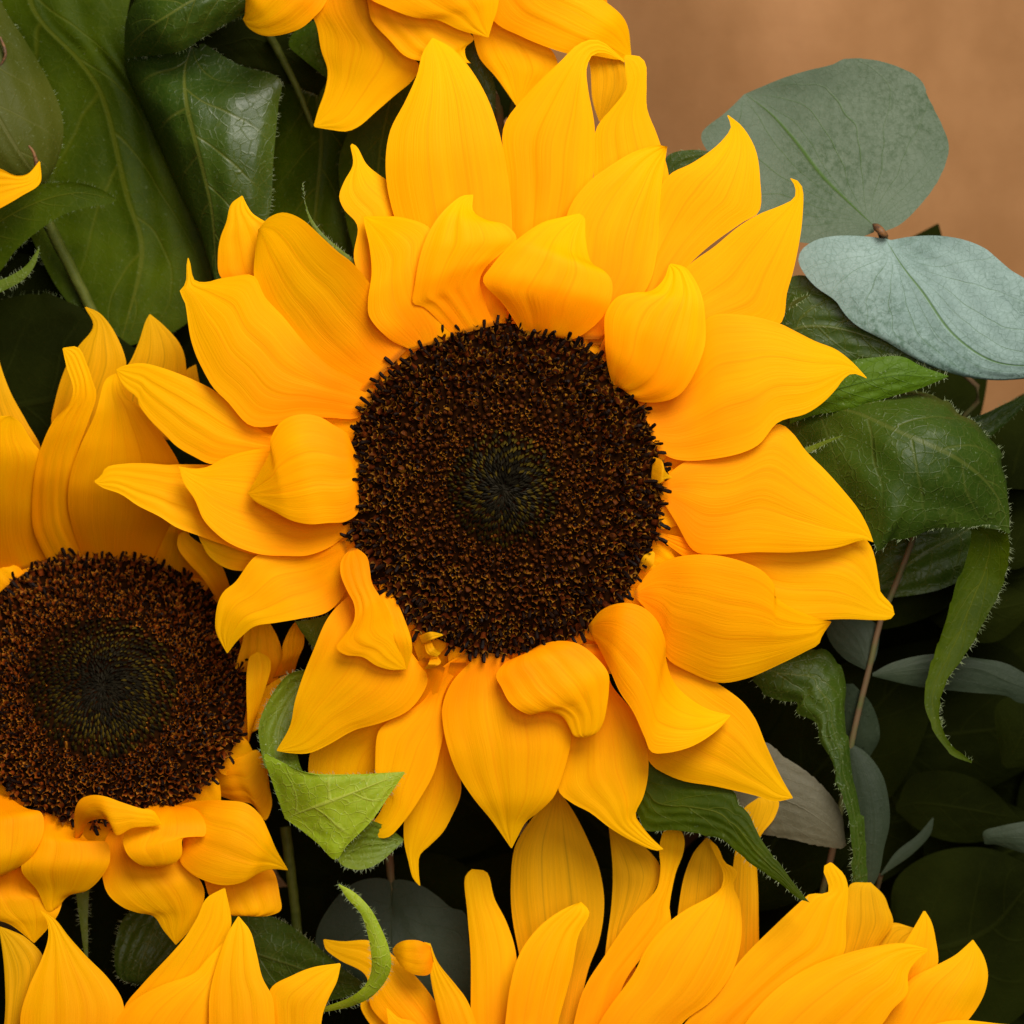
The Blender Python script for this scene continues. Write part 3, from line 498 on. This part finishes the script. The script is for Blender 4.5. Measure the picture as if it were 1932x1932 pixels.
for k in range(22):
    th = 6.2832 * (k + .4 * random.random()) / 22; ca, sa = math.cos(th), math.sin(th); w = 40
    if math.cos(th) < -.75: continue
    def q(f, s): return (195 + 268 * f * ca - s * sa, 1297 - 252 * f * sa - s * ca)
    m([q(.92, -16), q(1.04, -w), q(1.14, -w * .7), q(1.24, 0)], [q(.92, 16), q(1.04, w), q(1.14, w * .7), q(1.24, 1)], (-22 - 112 * sa, -36 - 110 * sa, -46 - 105 * sa), .1, nu=12, nv=18)
leaf(Bf, LEAF_SHADE, [(-120,700),(-60,590),(30,560),(90,558),(170,590),(230,640),(262,662)], [(-120,900),(0,960),(100,960),(220,900),(290,780),(264,664)], (-480,-440,-420,-420), hairs=120, hair_mat=HAIR_D, teeth=5, tooth=8)
leaf(Bf, BRACT_D, [(140,1660),(148,1720),(156,1780),(163,1830)], [(170,1660),(166,1720),(166,1780),(166,1830)], (-280,-270,-260), name='bract', quilt=.4, nu=8)
leaf(Bf, LEAF_DARK, [(300,1690),(235,1730),(216,1800),(225,1845),(262,1858)], [(330,1700),(350,1770),(320,1820),(290,1850),(266,1858)], (-330,-300,-280,-290), hairs=130, c=.1)
leaf(Bf, LEAF_DARK, [(430,1730),(480,1722),(540,1742),(600,1787),(650,1830),(692,1858)], [(440,1860),(520,1890),(600,1890),(650,1882),(694,1862)], (-300,-280,-240,-200), hairs=130, c=.06)
leaf(Bf, LEAF_SHADE, [(60,1650),(100,1690),(140,1720),(170,1800),(180,1900)], [(60,1800),(80,1850),(100,1900),(140,1920),(182,1902)], (-380,-380,-380), hairs=40, hair_mat=HAIR_D)
leaf(Bf, BRACT, [(495,1690),(600,1912),(668,1897),(702,1880),(728,1850),(738,1824),(734,1790),(719,1751),(698,1713),(668,1683),(640,1668)][1:], [(600,1904),(663,1880),(689,1858),(700,1833),(700,1798),(693,1760),(681,1725),(655,1695),(638,1669)], (-80,-20,15,20,10), name='bract', quilt=.6, nu=14, hairs=230, hair_len=8, c=.15, label='curled bright green bract with a hairy edge')
tube('stem', Bf, STEM_G, [(538,1560,-330),(548,1640,-330),(560,1750,-340),(566,1850,-360)], (11, 10, 11))

#SECTION_BOTTOM
# ------------------------------------------------------------------ the sunflower at the bottom edge
Cf = empty('sunflower', at(1250, 2250, -250), 'sunflower at the bottom edge right of centre, only its long upright petals showing', 'sunflower', 'sunflowers in the bouquet')
tube('stem', Cf, STEM_G, [(1250, 2230, -230), (1240, 2300, -450), (1200, 2500, -700)], (60, 30, 26))
m = lambda L, R, h=(0,), c=.10, tw=(0,), **k: petal(Cf, L, R, h, c, tw, dz=-150, **k)
m([(900,2050),(889,1932),(888,1807),(882,1725),(878,1653),(890,1640)], [(985,2050),(975,1900),(976,1833),(972,1790),(955,1738),(933,1695),(918,1645),(892,1640)], (30,20,0,-15), (.14,.16,.12))
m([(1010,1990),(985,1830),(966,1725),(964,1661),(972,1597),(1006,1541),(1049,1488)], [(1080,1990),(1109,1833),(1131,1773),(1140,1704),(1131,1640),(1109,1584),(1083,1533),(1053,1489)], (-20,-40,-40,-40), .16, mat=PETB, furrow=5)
m([(940,2060),(953,1932),(963,1858),(981,1798),(1015,1751),(1053,1721),(1092,1702)], [(1040,2060),(1053,1932),(1062,1897),(1079,1833),(1092,1764),(1112,1721),(1097,1702)], (90,70,60,40), (.12,.15,.12), (0,20,10))
m([(870,2060),(832,1932),(815,1860),(811,1830),(811,1795),(800,1777)], [(930,2060),(899,1932),(880,1885),(860,1858),(826,1815),(812,1780)], (80,50,40,40), .14)
m([(818,1815),(810,1838),(783,1839),(758,1824),(741,1797)], [(812,1785),(792,1775),(766,1774),(750,1780),(741,1790)], (40,50,45,20), .18, nu=16, nv=24, furrow=1.5)
m([(860,2060),(760,1960),(700,1900),(690,1840),(640,1811),(614,1790),(610,1773)], [(900,2060),(850,1940),(800,1860),(745,1805),(700,1775),(646,1776),(613,1772)], (10,0,-10,-20), .1)
m([(780,2060),(725,1970),(680,1895),(700,1870)], [(870,2060),(850,1950),(780,1870),(705,1866)], (0,-20,-30), .08)
m([(735,2010),(732,1930),(729,1902)], [(810,2010),(785,1930),(752,1920),(731,1902)], (60,50,40), .1, nu=12, nv=18)
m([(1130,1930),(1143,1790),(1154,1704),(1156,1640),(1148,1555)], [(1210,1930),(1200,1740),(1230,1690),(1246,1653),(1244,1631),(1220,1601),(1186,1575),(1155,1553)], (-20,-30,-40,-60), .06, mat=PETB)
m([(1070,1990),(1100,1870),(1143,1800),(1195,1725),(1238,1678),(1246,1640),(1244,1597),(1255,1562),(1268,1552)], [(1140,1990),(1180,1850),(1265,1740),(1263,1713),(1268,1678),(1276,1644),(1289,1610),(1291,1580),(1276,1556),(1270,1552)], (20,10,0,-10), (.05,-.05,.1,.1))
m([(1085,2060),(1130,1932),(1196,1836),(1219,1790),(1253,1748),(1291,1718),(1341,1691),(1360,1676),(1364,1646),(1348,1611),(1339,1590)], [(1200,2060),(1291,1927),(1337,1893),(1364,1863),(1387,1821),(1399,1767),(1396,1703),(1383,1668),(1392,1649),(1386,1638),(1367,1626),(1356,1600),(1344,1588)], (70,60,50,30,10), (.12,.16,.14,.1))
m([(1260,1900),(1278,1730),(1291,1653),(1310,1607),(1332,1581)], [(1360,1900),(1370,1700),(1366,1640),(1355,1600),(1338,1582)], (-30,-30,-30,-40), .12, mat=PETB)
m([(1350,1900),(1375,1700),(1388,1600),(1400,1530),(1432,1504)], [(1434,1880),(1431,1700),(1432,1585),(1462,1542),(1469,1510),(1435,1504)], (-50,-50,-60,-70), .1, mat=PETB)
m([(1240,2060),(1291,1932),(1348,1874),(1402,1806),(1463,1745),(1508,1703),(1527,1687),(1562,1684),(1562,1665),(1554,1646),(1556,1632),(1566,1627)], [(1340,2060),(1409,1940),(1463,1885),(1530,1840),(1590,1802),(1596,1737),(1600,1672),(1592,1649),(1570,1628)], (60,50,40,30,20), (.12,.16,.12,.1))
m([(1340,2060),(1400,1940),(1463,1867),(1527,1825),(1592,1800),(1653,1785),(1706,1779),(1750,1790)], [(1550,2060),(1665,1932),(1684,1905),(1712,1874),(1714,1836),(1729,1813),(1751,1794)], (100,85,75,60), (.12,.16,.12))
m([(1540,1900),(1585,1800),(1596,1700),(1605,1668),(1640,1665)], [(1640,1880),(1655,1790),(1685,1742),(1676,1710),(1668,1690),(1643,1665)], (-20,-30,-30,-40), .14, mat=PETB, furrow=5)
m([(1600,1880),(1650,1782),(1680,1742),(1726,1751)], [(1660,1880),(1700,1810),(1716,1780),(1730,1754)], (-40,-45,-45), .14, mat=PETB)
m([(1640,1920),(1690,1800),(1712,1770),(1730,1740),(1742,1719)], [(1730,1920),(1755,1835),(1769,1820),(1765,1770),(1757,1738),(1746,1719)], (0,10,0,-10), .12)
m([(1560,2060),(1665,1932),(1714,1851),(1767,1821),(1802,1802),(1821,1786),(1835,1773)], [(1720,2060),(1821,1932),(1844,1901),(1859,1870),(1864,1836),(1855,1802),(1837,1774)], (30,30,30,10), (.12,.14,.1), furrow=4.5)
m([(1650,2060),(1720,1955),(1790,1926),(1905,1933)], [(1750,2060),(1850,1990),(1906,1937)], (90,70,50), .1, nu=14, nv=22)

# ------------------------------------------------------------------ the sunflower in the bottom left corner
Df = empty('sunflower', at(230, 2250, -120), 'sunflower in the bottom left corner, a few bright pointed petals under the brown disc', 'sunflower', 'sunflowers in the bouquet')
tube('stem', Df, STEM_G, [(230, 2240, -150), (260, 2350, -400), (400, 2500, -700)], (60, 30, 26))
m = lambda L, R, h=(0,), c=.10, tw=(0,), **k: petal(Df, L, R, h, c, tw, dz=-35, **k)
m([(80,2080),(38,1932),(53,1866),(80,1805),(91,1768),(88,1737),(76,1719)], [(180,2080),(222,1960),(234,1905),(228,1880),(202,1843),(164,1805),(130,1767),(103,1733),(79,1719)], (40,25,10,-10), (.12,.16,.12,.06))
m([(-20,2050),(8,1932),(8,1830),(-2,1748)], [(60,2050),(62,1900),(84,1812),(50,1770),(20,1755),(0,1748)], (-20,-30,-40,-50), .12, mat=PETB)
m([(200,2080),(232,1905),(267,1859),(324,1798),(350,1767),(373,1729),(389,1695),(423,1675)], [(330,2080),(390,1900),(410,1830),(422,1780),(436,1747),(436,1729),(425,1676)], (-10,-20,-20,-30), .12)
m([(190,2080),(217,1932),(251,1889),(305,1859),(366,1836),(390,1810),(424,1775)], [(340,2080),(400,1932),(415,1890),(420,1850),(425,1813),(427,1777)], (40,30,20,0), (.05,.14,.1))
m([(395,2080),(394,1930),(396,1874),(411,1813),(430,1760),(449,1729)], [(530,2080),(519,1932),(514,1882),(495,1844),(484,1798),(472,1756),(451,1729)], (60,50,35,5), (.14,.16,.12,.08))
m([(490,2080),(512,1930),(510,1866),(552,1840),(590,1825),(641,1817)], [(590,2080),(604,1950),(610,1910),(622,1880),(636,1851),(643,1820)], (30,30,30,10), .14)

#SECTION_TOP
# ------------------------------------------------------------------ the sunflower at the top edge
Tf = empty('sunflower', at(820, -180, -260), 'sunflower at the top edge, its hanging petals reaching down onto its larger neighbour', 'sunflower', 'sunflowers in the bouquet')
tube('stem', Tf, STEM_G, [(820, -170, -220), (800, 0, -550), (860, 400, -800), (950, 1000, -900)], (60, 28, 24))
m = lambda L, R, h=(0,), c=.10, tw=(0,), **k: petal(Tf, L, R, h, c, tw, dz=-150, **k)
m([(530,-100),(470,-40),(463,10),(461,30),(458,36)], [(640,-60),(612,10),(590,35),(570,52),(545,62),(515,68),(492,66),(468,52),(459,38)], (20,40,30,0), (.1,.2,.2), (0,30,40,0))
m([(600,-120),(577,0),(597,48),(606,95),(618,133),(613,171),(601,205),(592,236)], [(760,-120),(720,0),(760,90),(792,125),(780,150),(745,180),(707,213),(678,238),(654,248),(625,245),(594,240)], (30,20,0,-20,-30), (.1,.14,.12,.1))
m([(640,-120),(692,0),(701,38),(735,76),(763,105),(792,115),(840,118),(889,119)], [(780,-120),(800,-20),(860,40),(894,74),(878,90),(880,110),(890,121)], (30,50,40,30), (.1,.16,.12,.05))
m([(640,-140),(690,-10),(730,14),(782,33),(825,38),(868,57),(921,71)], [(880,-140),(940,-20),(938,19),(930,43),(922,70)], (60,90,80,60), (.1,.16,.12))
m([(850,-120),(932,40),(980,67),(1035,90),(1080,103),(1120,105),(1160,112),(1191,114)], [(1000,-140),(1080,-30),(1130,-5),(1173,29),(1185,52),(1191,100)], (40,30,10,0,-40), (.1,.18,.14))
m([(860,-80),(893,70),(905,110),(935,145),(960,180),(978,206)], [(960,-80),(1000,60),(1045,100),(1052,135),(1020,165),(980,206)], (0,-20,-30,-40), .12)
m([(1060,-60),(1090,60),(1112,120),(1118,190),(1130,229)], [(1130,-60),(1160,60),(1178,120),(1183,165),(1160,205),(1134,229)], (-20,-40,-50,-60), .12, mat=PETB)
l = lambda mat, L, R, h, **k: leaf(Tf, mat, L, R, h, **k)
l(LEAF_MID, [(-60,-160),(-70,100),(0,300),(60,450),(120,560),(205,640),(225,655)], [(330,-160),(248,-10),(240,110),(267,180),(302,265),(335,350),(375,415),(394,480),(398,560),(330,625),(227,657)], (-430,-440,-450,-440,-420), M=[(60,-160),(60,10),(150,115),(190,175),(240,370),(268,470),(226,656)], c=.04, tw=(0,-60,-40,0), hairs=60, hair_mat=HAIR_D, quilt=4, nsec=4)
l(LEAF_GLOSS, [(350,92),(290,55),(245,65),(238,130),(266,200),(300,275),(340,365),(378,440),(408,540)], [(385,82),(450,122),(529,150),(525,200),(516,300),(509,400),(480,500),(412,542)], (-330,-345,-350,-350,-330), M=[(362,88),(349,130),(351,190),(366,255),(385,330),(400,400),(410,541)], tw=(0,-110,-150,-110,0), c=(0,.30,.34,.3,0), hairs=200, hair_len=8, quilt=3, edges='R')
l(LEAF_GLOSS, [(480,-60),(380,-80),(280,-30),(240,30),(234,92)], [(472,22),(420,48),(378,74),(342,96),(238,110)], (-240,-235,-250,-340), c=.3, hairs=70, hair_mat=HAIR_D, quilt=4)
l(LEAF_SHADE, [(360,85),(430,45),(480,10),(560,60),(620,150)], [(380,95),(440,125),(500,142),(530,152),(600,180)], (-330,-360,-380), c=.1, hairs=150, hair_len=10, hair_mat=HAIR)
l(LEAF_MID, [(480,40),(510,200),(505,350),(500,540)], [(640,60),(700,250),(690,400),(650,580)], (-420,-430,-430,-420), c=.10, hairs=0, quilt=3, tw=(0,-60,-60,0))
l(LEAF_FRESH, [(590,40),(555,60),(545,85),(570,110),(620,150)], [(640,20),(650,60),(650,120),(622,152)], (-300,-290,-290), c=.1, hairs=30, quilt=1)
l(LEAF_MID, [(680,200),(640,300),(650,400),(680,520)], [(800,140),(790,300),(760,400),(690,522)], (-330,-350,-360,-350), c=.06, hairs=40, hair_mat=HAIR_D)
l(LEAF_DARK, [(870,80),(885,130),(905,170),(925,240)], [(920,80),(925,130),(935,170),(930,242)], (-260,-260,-260), c=.1, hairs=20, quilt=1, nu=12)
tube('stem', Tf, STEM_G, [(508,66,-330),(535,115,-335),(560,165,-345),(590,240,-350)], (9, 7, 5))
tube('stem', Tf, STEM_B, [(915,150,-330),(935,190,-330),(945,250,-340),(950,400,-350)], (9, 9, 9))
tube('stem', Tf, STEM_G, [(968,190,-330),(960,240,-330),(955,300,-340)], (5, 5, 5))

# ------------------------------------------------------------------ the sunflower left of the frame
Ef = empty('sunflower', at(-260, 380, -260), 'sunflower cut by the left edge near the top, one petal and green bracts showing', 'sunflower', 'sunflowers in the bouquet')
petal(Ef, [(-150,330),(-60,300),(0,318),(30,331),(52,328),(74,304)], [(-150,430),(-60,420),(0,393),(40,370),(76,345),(76,306)], (-190,-190,-200,-220), (.05,-.12,-.08))
l = lambda mat, L, R, h, **k: leaf(Ef, mat, L, R, h, **k)
l(OLIVE, [(-100,-120),(-160,150),(-60,320),(40,360),(86,348)], [(-30,-80),(8,15),(50,80),(90,150),(112,200),(120,250),(110,300),(90,342)], (-330,-330,-320,-330), c=.25, hairs=80, hair_len=6, quilt=2, tw=(0,30,60,0))
l(LEAF_MID, [(-60,440),(0,385),(60,352),(110,344),(160,347),(200,362),(220,376)], [(-60,560),(0,512),(30,472),(80,430),(120,405),(170,390),(205,385),(220,378)], (-300,-280,-270,-270), M=[(-60,470),(0,418),(80,378),(150,364),(220,377)], c=-.08, hairs=150, hair_len=7, hair_mat=HAIR_D, quilt=1.2)
l(BRACT_D, [(-40,542),(20,520),(50,500),(65,480),(73,468)], [(-40,568),(10,547),(45,527),(65,502),(75,470)], (-280,-270,-260), name='bract', quilt=.5, nu=10, hairs=70, hair_len=8)
tube('stem', Ef, STEM_G, [(-30,240,-400),(40,330,-400),(110,460,-410),(180,600,-420)], (12, 12, 11))
tube('bract', Ef, BUD, [(0,70,-290),(8,90,-285),(10,105,-285),(0,125,-290)], (2.5, 3.5, 2))
tube('bract', Ef, BUD, [(70,330,-260),(68,305,-250),(62,285,-245),(54,275,-245)], (5, 4, 2))

#SECTION_EUC
# ------------------------------------------------------------------ eucalyptus
def eleaf(parent, mat, L, R, h, **k): return leaf(parent, mat, L, R, h, hairs=0, quilt=k.pop('quilt', 1.0), ripple=k.pop('ripple', .012), **k)
E1 = empty('eucalyptus_sprig', at(1662, 440, -200), 'eucalyptus sprig with two big pale round leaves against the brown paper', 'eucalyptus', 'eucalyptus sprigs between the flowers')
eleaf(E1, EUC_GREEN, [(1650,438),(1615,450),(1512,457),(1463,434),(1390,385),(1337,290),(1323,258),(1330,243),(1368,213),(1404,178)], [(1668,437),(1699,423),(1741,381),(1768,343),(1785,305),(1790,274),(1777,236),(1752,187),(1737,152),(1710,133),(1653,114),(1592,112),(1570,122),(1524,133),(1478,147),(1408,176)], (-215,-250,-290,-320), M=[(1655,432),(1600,380),(1550,330),(1500,265),(1455,215),(1406,177)], c=-.05, tw=(0,0,-20,0), teeth=22, tooth=2.0, label='grey green upper leaf')
eleaf(E1, EUC_PALE, [(1661,449),(1634,446),(1577,445),(1539,453),(1512,472),(1506,491),(1516,514),(1539,541),(1577,568),(1592,590),(1615,613),(1672,644),(1729,678),(1786,701),(1844,714),(1901,717),(1970,708),(2030,680)], [(1680,453),(1722,446),(1775,445),(1821,453),(1859,469),(1882,488),(1908,510),(1940,530),(1990,580),(2032,676)], (-200,-175,-160,-170), M=[(1670,450),(1703,503),(1740,550),(1798,630),(1870,680),(1940,690),(2031,678)], c=.04, tw=(0,-40,-40,0), label='pale blue green lower leaf')
tube('stem', E1, STEM_B, [(1664, 440, -196), (1668, 452, -230), (1690, 620, -420), (1850, 740, -460), (1810, 800, -480), (1780, 1000, -600)], (9, 6, 5, 5))
tube('bud', E1, BUD, [(1648, 424, -205), (1658, 432, -186), (1666, 440, -182), (1674, 446, -190)], (3, 8, 8, 3))
E2 = empty('eucalyptus_sprig', at(1640, 1272, -260), 'eucalyptus sprig on a thin pinkish stem in the shade at the right', 'eucalyptus', 'eucalyptus sprigs between the flowers')
tube('stem', E2, STEM_B, [(1730,990,-290),(1722,1017,-280),(1691,1101,-270),(1659,1177,-265),(1649,1223,-262),(1638,1269,-260),(1627,1311,-262),(1607,1402,-270),(1580,1560,-320),(1500,1900,-420)], (6, 6, 7, 6))
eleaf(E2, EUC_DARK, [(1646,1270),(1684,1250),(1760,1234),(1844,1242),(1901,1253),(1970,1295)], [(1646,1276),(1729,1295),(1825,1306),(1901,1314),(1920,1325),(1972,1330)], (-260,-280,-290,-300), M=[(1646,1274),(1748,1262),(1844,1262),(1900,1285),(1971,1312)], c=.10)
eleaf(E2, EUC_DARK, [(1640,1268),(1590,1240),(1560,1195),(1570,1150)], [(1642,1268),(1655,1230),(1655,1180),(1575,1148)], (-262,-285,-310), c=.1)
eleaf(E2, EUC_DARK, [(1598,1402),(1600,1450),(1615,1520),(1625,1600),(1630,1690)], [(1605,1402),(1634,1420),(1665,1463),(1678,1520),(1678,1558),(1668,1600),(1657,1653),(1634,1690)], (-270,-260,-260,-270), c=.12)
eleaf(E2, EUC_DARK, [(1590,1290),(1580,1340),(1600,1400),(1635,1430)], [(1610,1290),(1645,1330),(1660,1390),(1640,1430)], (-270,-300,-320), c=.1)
E3 = empty('eucalyptus_sprig', at(1440, 1500, -260), 'eucalyptus sprig with one greyish brown leaf under the yellow petal tip at lower right', 'eucalyptus', 'eucalyptus sprigs between the flowers')
eleaf(E3, EUC_TAUPE, [(1380,1440),(1444,1402),(1478,1428),(1505,1444),(1546,1478),(1573,1508),(1588,1539),(1594,1577),(1596,1593)], [(1360,1560),(1400,1571),(1463,1577),(1531,1592),(1588,1600),(1597,1594)], (-240,-230,-220,-230), c=.08, teeth=14, tooth=3)
tube('stem', E3, STEM_B, [(1372,1500,-242),(1350,1530,-300),(1320,1650,-420),(1300,1900,-500)], (5, 6, 7))
E4 = empty('eucalyptus_sprig', at(735, 1662, -330), 'eucalyptus sprig with a round dark leaf, notched at the top, above the bottom petals', 'eucalyptus', 'eucalyptus sprigs between the flowers')
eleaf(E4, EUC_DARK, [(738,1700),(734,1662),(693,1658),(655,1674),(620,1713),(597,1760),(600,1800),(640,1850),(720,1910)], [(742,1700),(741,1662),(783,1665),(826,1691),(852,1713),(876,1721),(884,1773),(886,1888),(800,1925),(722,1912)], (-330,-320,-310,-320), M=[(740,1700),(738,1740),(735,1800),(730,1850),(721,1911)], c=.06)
tube('stem', E4, STEM_B, [(720,1540,-380),(732,1600,-350),(738,1660,-336),(741,1702,-333)], (9, 10, 8, 5))
E5 = empty('eucalyptus_sprig', at(1900, 1650, -480), 'eucalyptus sprig with small dim leaves in the dark gap at the lower right edge', 'eucalyptus', 'eucalyptus sprigs between the flowers')
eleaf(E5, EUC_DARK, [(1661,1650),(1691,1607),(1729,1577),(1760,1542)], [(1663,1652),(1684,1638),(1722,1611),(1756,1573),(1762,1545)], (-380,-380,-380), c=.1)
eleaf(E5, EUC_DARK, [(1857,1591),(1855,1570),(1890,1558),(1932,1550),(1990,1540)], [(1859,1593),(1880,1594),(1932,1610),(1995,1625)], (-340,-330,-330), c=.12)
eleaf(E5, LEAF_SHADE, [(1680,1750),(1690,1660),(1760,1610),(1860,1600),(1960,1640)], [(1690,1800),(1740,1900),(1840,1950),(1940,1900),(1965,1650)], (-520,-520,-520), c=.06)
eleaf(E5, LEAF_SHADE, [(1690,1520),(1720,1465),(1790,1455),(1860,1480),(1920,1540)], [(1690,1530),(1740,1570),(1810,1590),(1880,1580),(1925,1545)], (-560,-560,-560), c=.06)
eleaf(E5, LEAF_SHADE, [(1880,1060),(1895,930),(1925,880),(2000,870)], [(1890,1075),(1930,1070),(1990,1000),(2010,880)], (-420,-420,-420), c=.1)
eleaf(E5, LEAF_SHADE, [(1740,1150),(1790,1080),(1860,1090),(1960,1130)], [(1745,1160),(1800,1200),(1880,1210),(1965,1135)], (-480,-480,-480), c=.1)
eleaf(E5, LEAF_SHADE, [(1890,1440),(1880,1330),(1920,1310),(2000,1300)], [(1900,1450),(1960,1440),(2000,1400),(2010,1310)], (-480,-480,-480), c=.1)
tube('stem', E5, STEM_B, [(1662,1651,-382),(1650,1700,-430),(1640,1800,-480),(1640,1950,-560)], (5, 5, 6))

#SECTION_DEEP
# ------------------------------------------------------------------ leaves deep inside the bouquet
def deep(parent, x, y, ang, ln, wd, h, mat):
    ca, sa = math.cos(ang), math.sin(ang)
    f = lambda t, s: (x + ca * t * ln - sa * s * wd, y + sa * t * ln + ca * s * wd)
    leaf(parent, mat, [f(0,0),f(.15,-.32),f(.4,-.5),(f(.7,-.36)),f(1,0)], [f(0,.02),f(.15,.32),f(.4,.5),f(.7,.36),f(1,.01)], (h, h + 25, h + 10, h - 40), c=.08, hairs=0, nu=18, nv=28, quilt=2)
rr = random.Random(5)
def spread(parent, spots, mats, h0, h1):
    for x, y in spots: deep(parent, x + rr.uniform(-60, 60), y + rr.uniform(-60, 60), rr.uniform(0, 6.28), rr.uniform(380, 520), rr.uniform(230, 310), rr.uniform(h0, h1), rr.choice(mats))
spread(Ef, [(x, y) for x in (-100, 120, 320) for y in (0, 220, 430, 640)], [LEAF_SHADE], -650, -560)
spread(Tf, [(x, y) for x in (480, 680, 840) for y in (60, 260, 440, 620)], [LEAF_SHADE], -650, -560)
spread(Bf, [(x, y) for x in (-50, 200, 450, 650) for y in (820, 1020, 1250, 1480, 1680, 1860, 2000)], [LEAF_SHADE], -680, -560)
spread(Cf, [(x, y) for x in (820, 1020, 1220, 1420) for y in (1450, 1620, 1800, 2000)], [LEAF_SHADE], -680, -560)
spread(A, [(x, y) for x in (1420, 1600, 1780, 1960) for y in (1150, 1300, 1450, 1600, 1780, 1950)], [LEAF_SHADE], -900, -650)
spread(A, [(1500, 900), (1600, 820), (1650, 980), (1780, 1000), (1950, 960)], [LEAF_SHADE], -800, -650)
def shade_leaf(parent, x0, x1, y, h0, h1, tip, mat=None):      # added leaf laid flat to shade the gap below, nearly edge-on from the front
    leaf(parent, mat or LEAF_SHADE, [(x0, y), (x0 * .7 + x1 * .3, y - 8), (x0 * .3 + x1 * .7, y - 4), (x1, y + tip)], [(x0, y + 14), (x0 * .7 + x1 * .3, y + 18), (x0 * .3 + x1 * .7, y + 16), (x1, y + tip + 6)], ((h0 + h1) / 2,), c=.02, tw=(120, h0 - h1, h0 - h1, 60), hairs=0, nu=18, nv=28)
for x0, x1, y, h0, h1 in ((1380, 1720, 960, -260, -700), (1650, 2080, 930, -330, -760), (1420, 1850, 900, -600, -1150), (1760, 2200, 920, -640, -1200), (1560, 2000, 985, -420, -900)): shade_leaf(A, x0, x1, y, h0, h1, 30)

leaf(A, LEAF_SHADE, [(1480,930),(1600,900),(1750,930),(1920,980)], [(1500,1150),(1620,1190),(1780,1150),(1925,1000)], (-420,-420,-430), hairs=0, c=.05)
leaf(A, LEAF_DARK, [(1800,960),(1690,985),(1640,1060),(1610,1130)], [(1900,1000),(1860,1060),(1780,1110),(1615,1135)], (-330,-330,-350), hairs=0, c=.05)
leaf(Bf, LEAF_SHADE, [(60,1720),(200,1660),(350,1700),(500,1800)], [(80,1960),(240,2000),(400,1950),(505,1810)], (-500,-490,-500), hairs=0, c=.05)
leaf(Bf, LEAF_SHADE, [(-120,560),(-20,480),(120,500),(240,600)], [(-100,780),(40,800),(180,740),(245,605)], (-540,-530,-540), hairs=0, c=.05)
leaf(A, LEAF_SHADE, [(1860,1040),(1930,1020),(2010,1060)], [(1865,1130),(1930,1160),(2015,1070)], (-500,-490,-500), hairs=0, c=.05)
leaf(E5, LEAF_SHADE, [(1740,1540),(1850,1500),(1990,1560)], [(1745,1680),(1860,1740),(1995,1600)], (-640,-630,-640), hairs=0, c=.05)
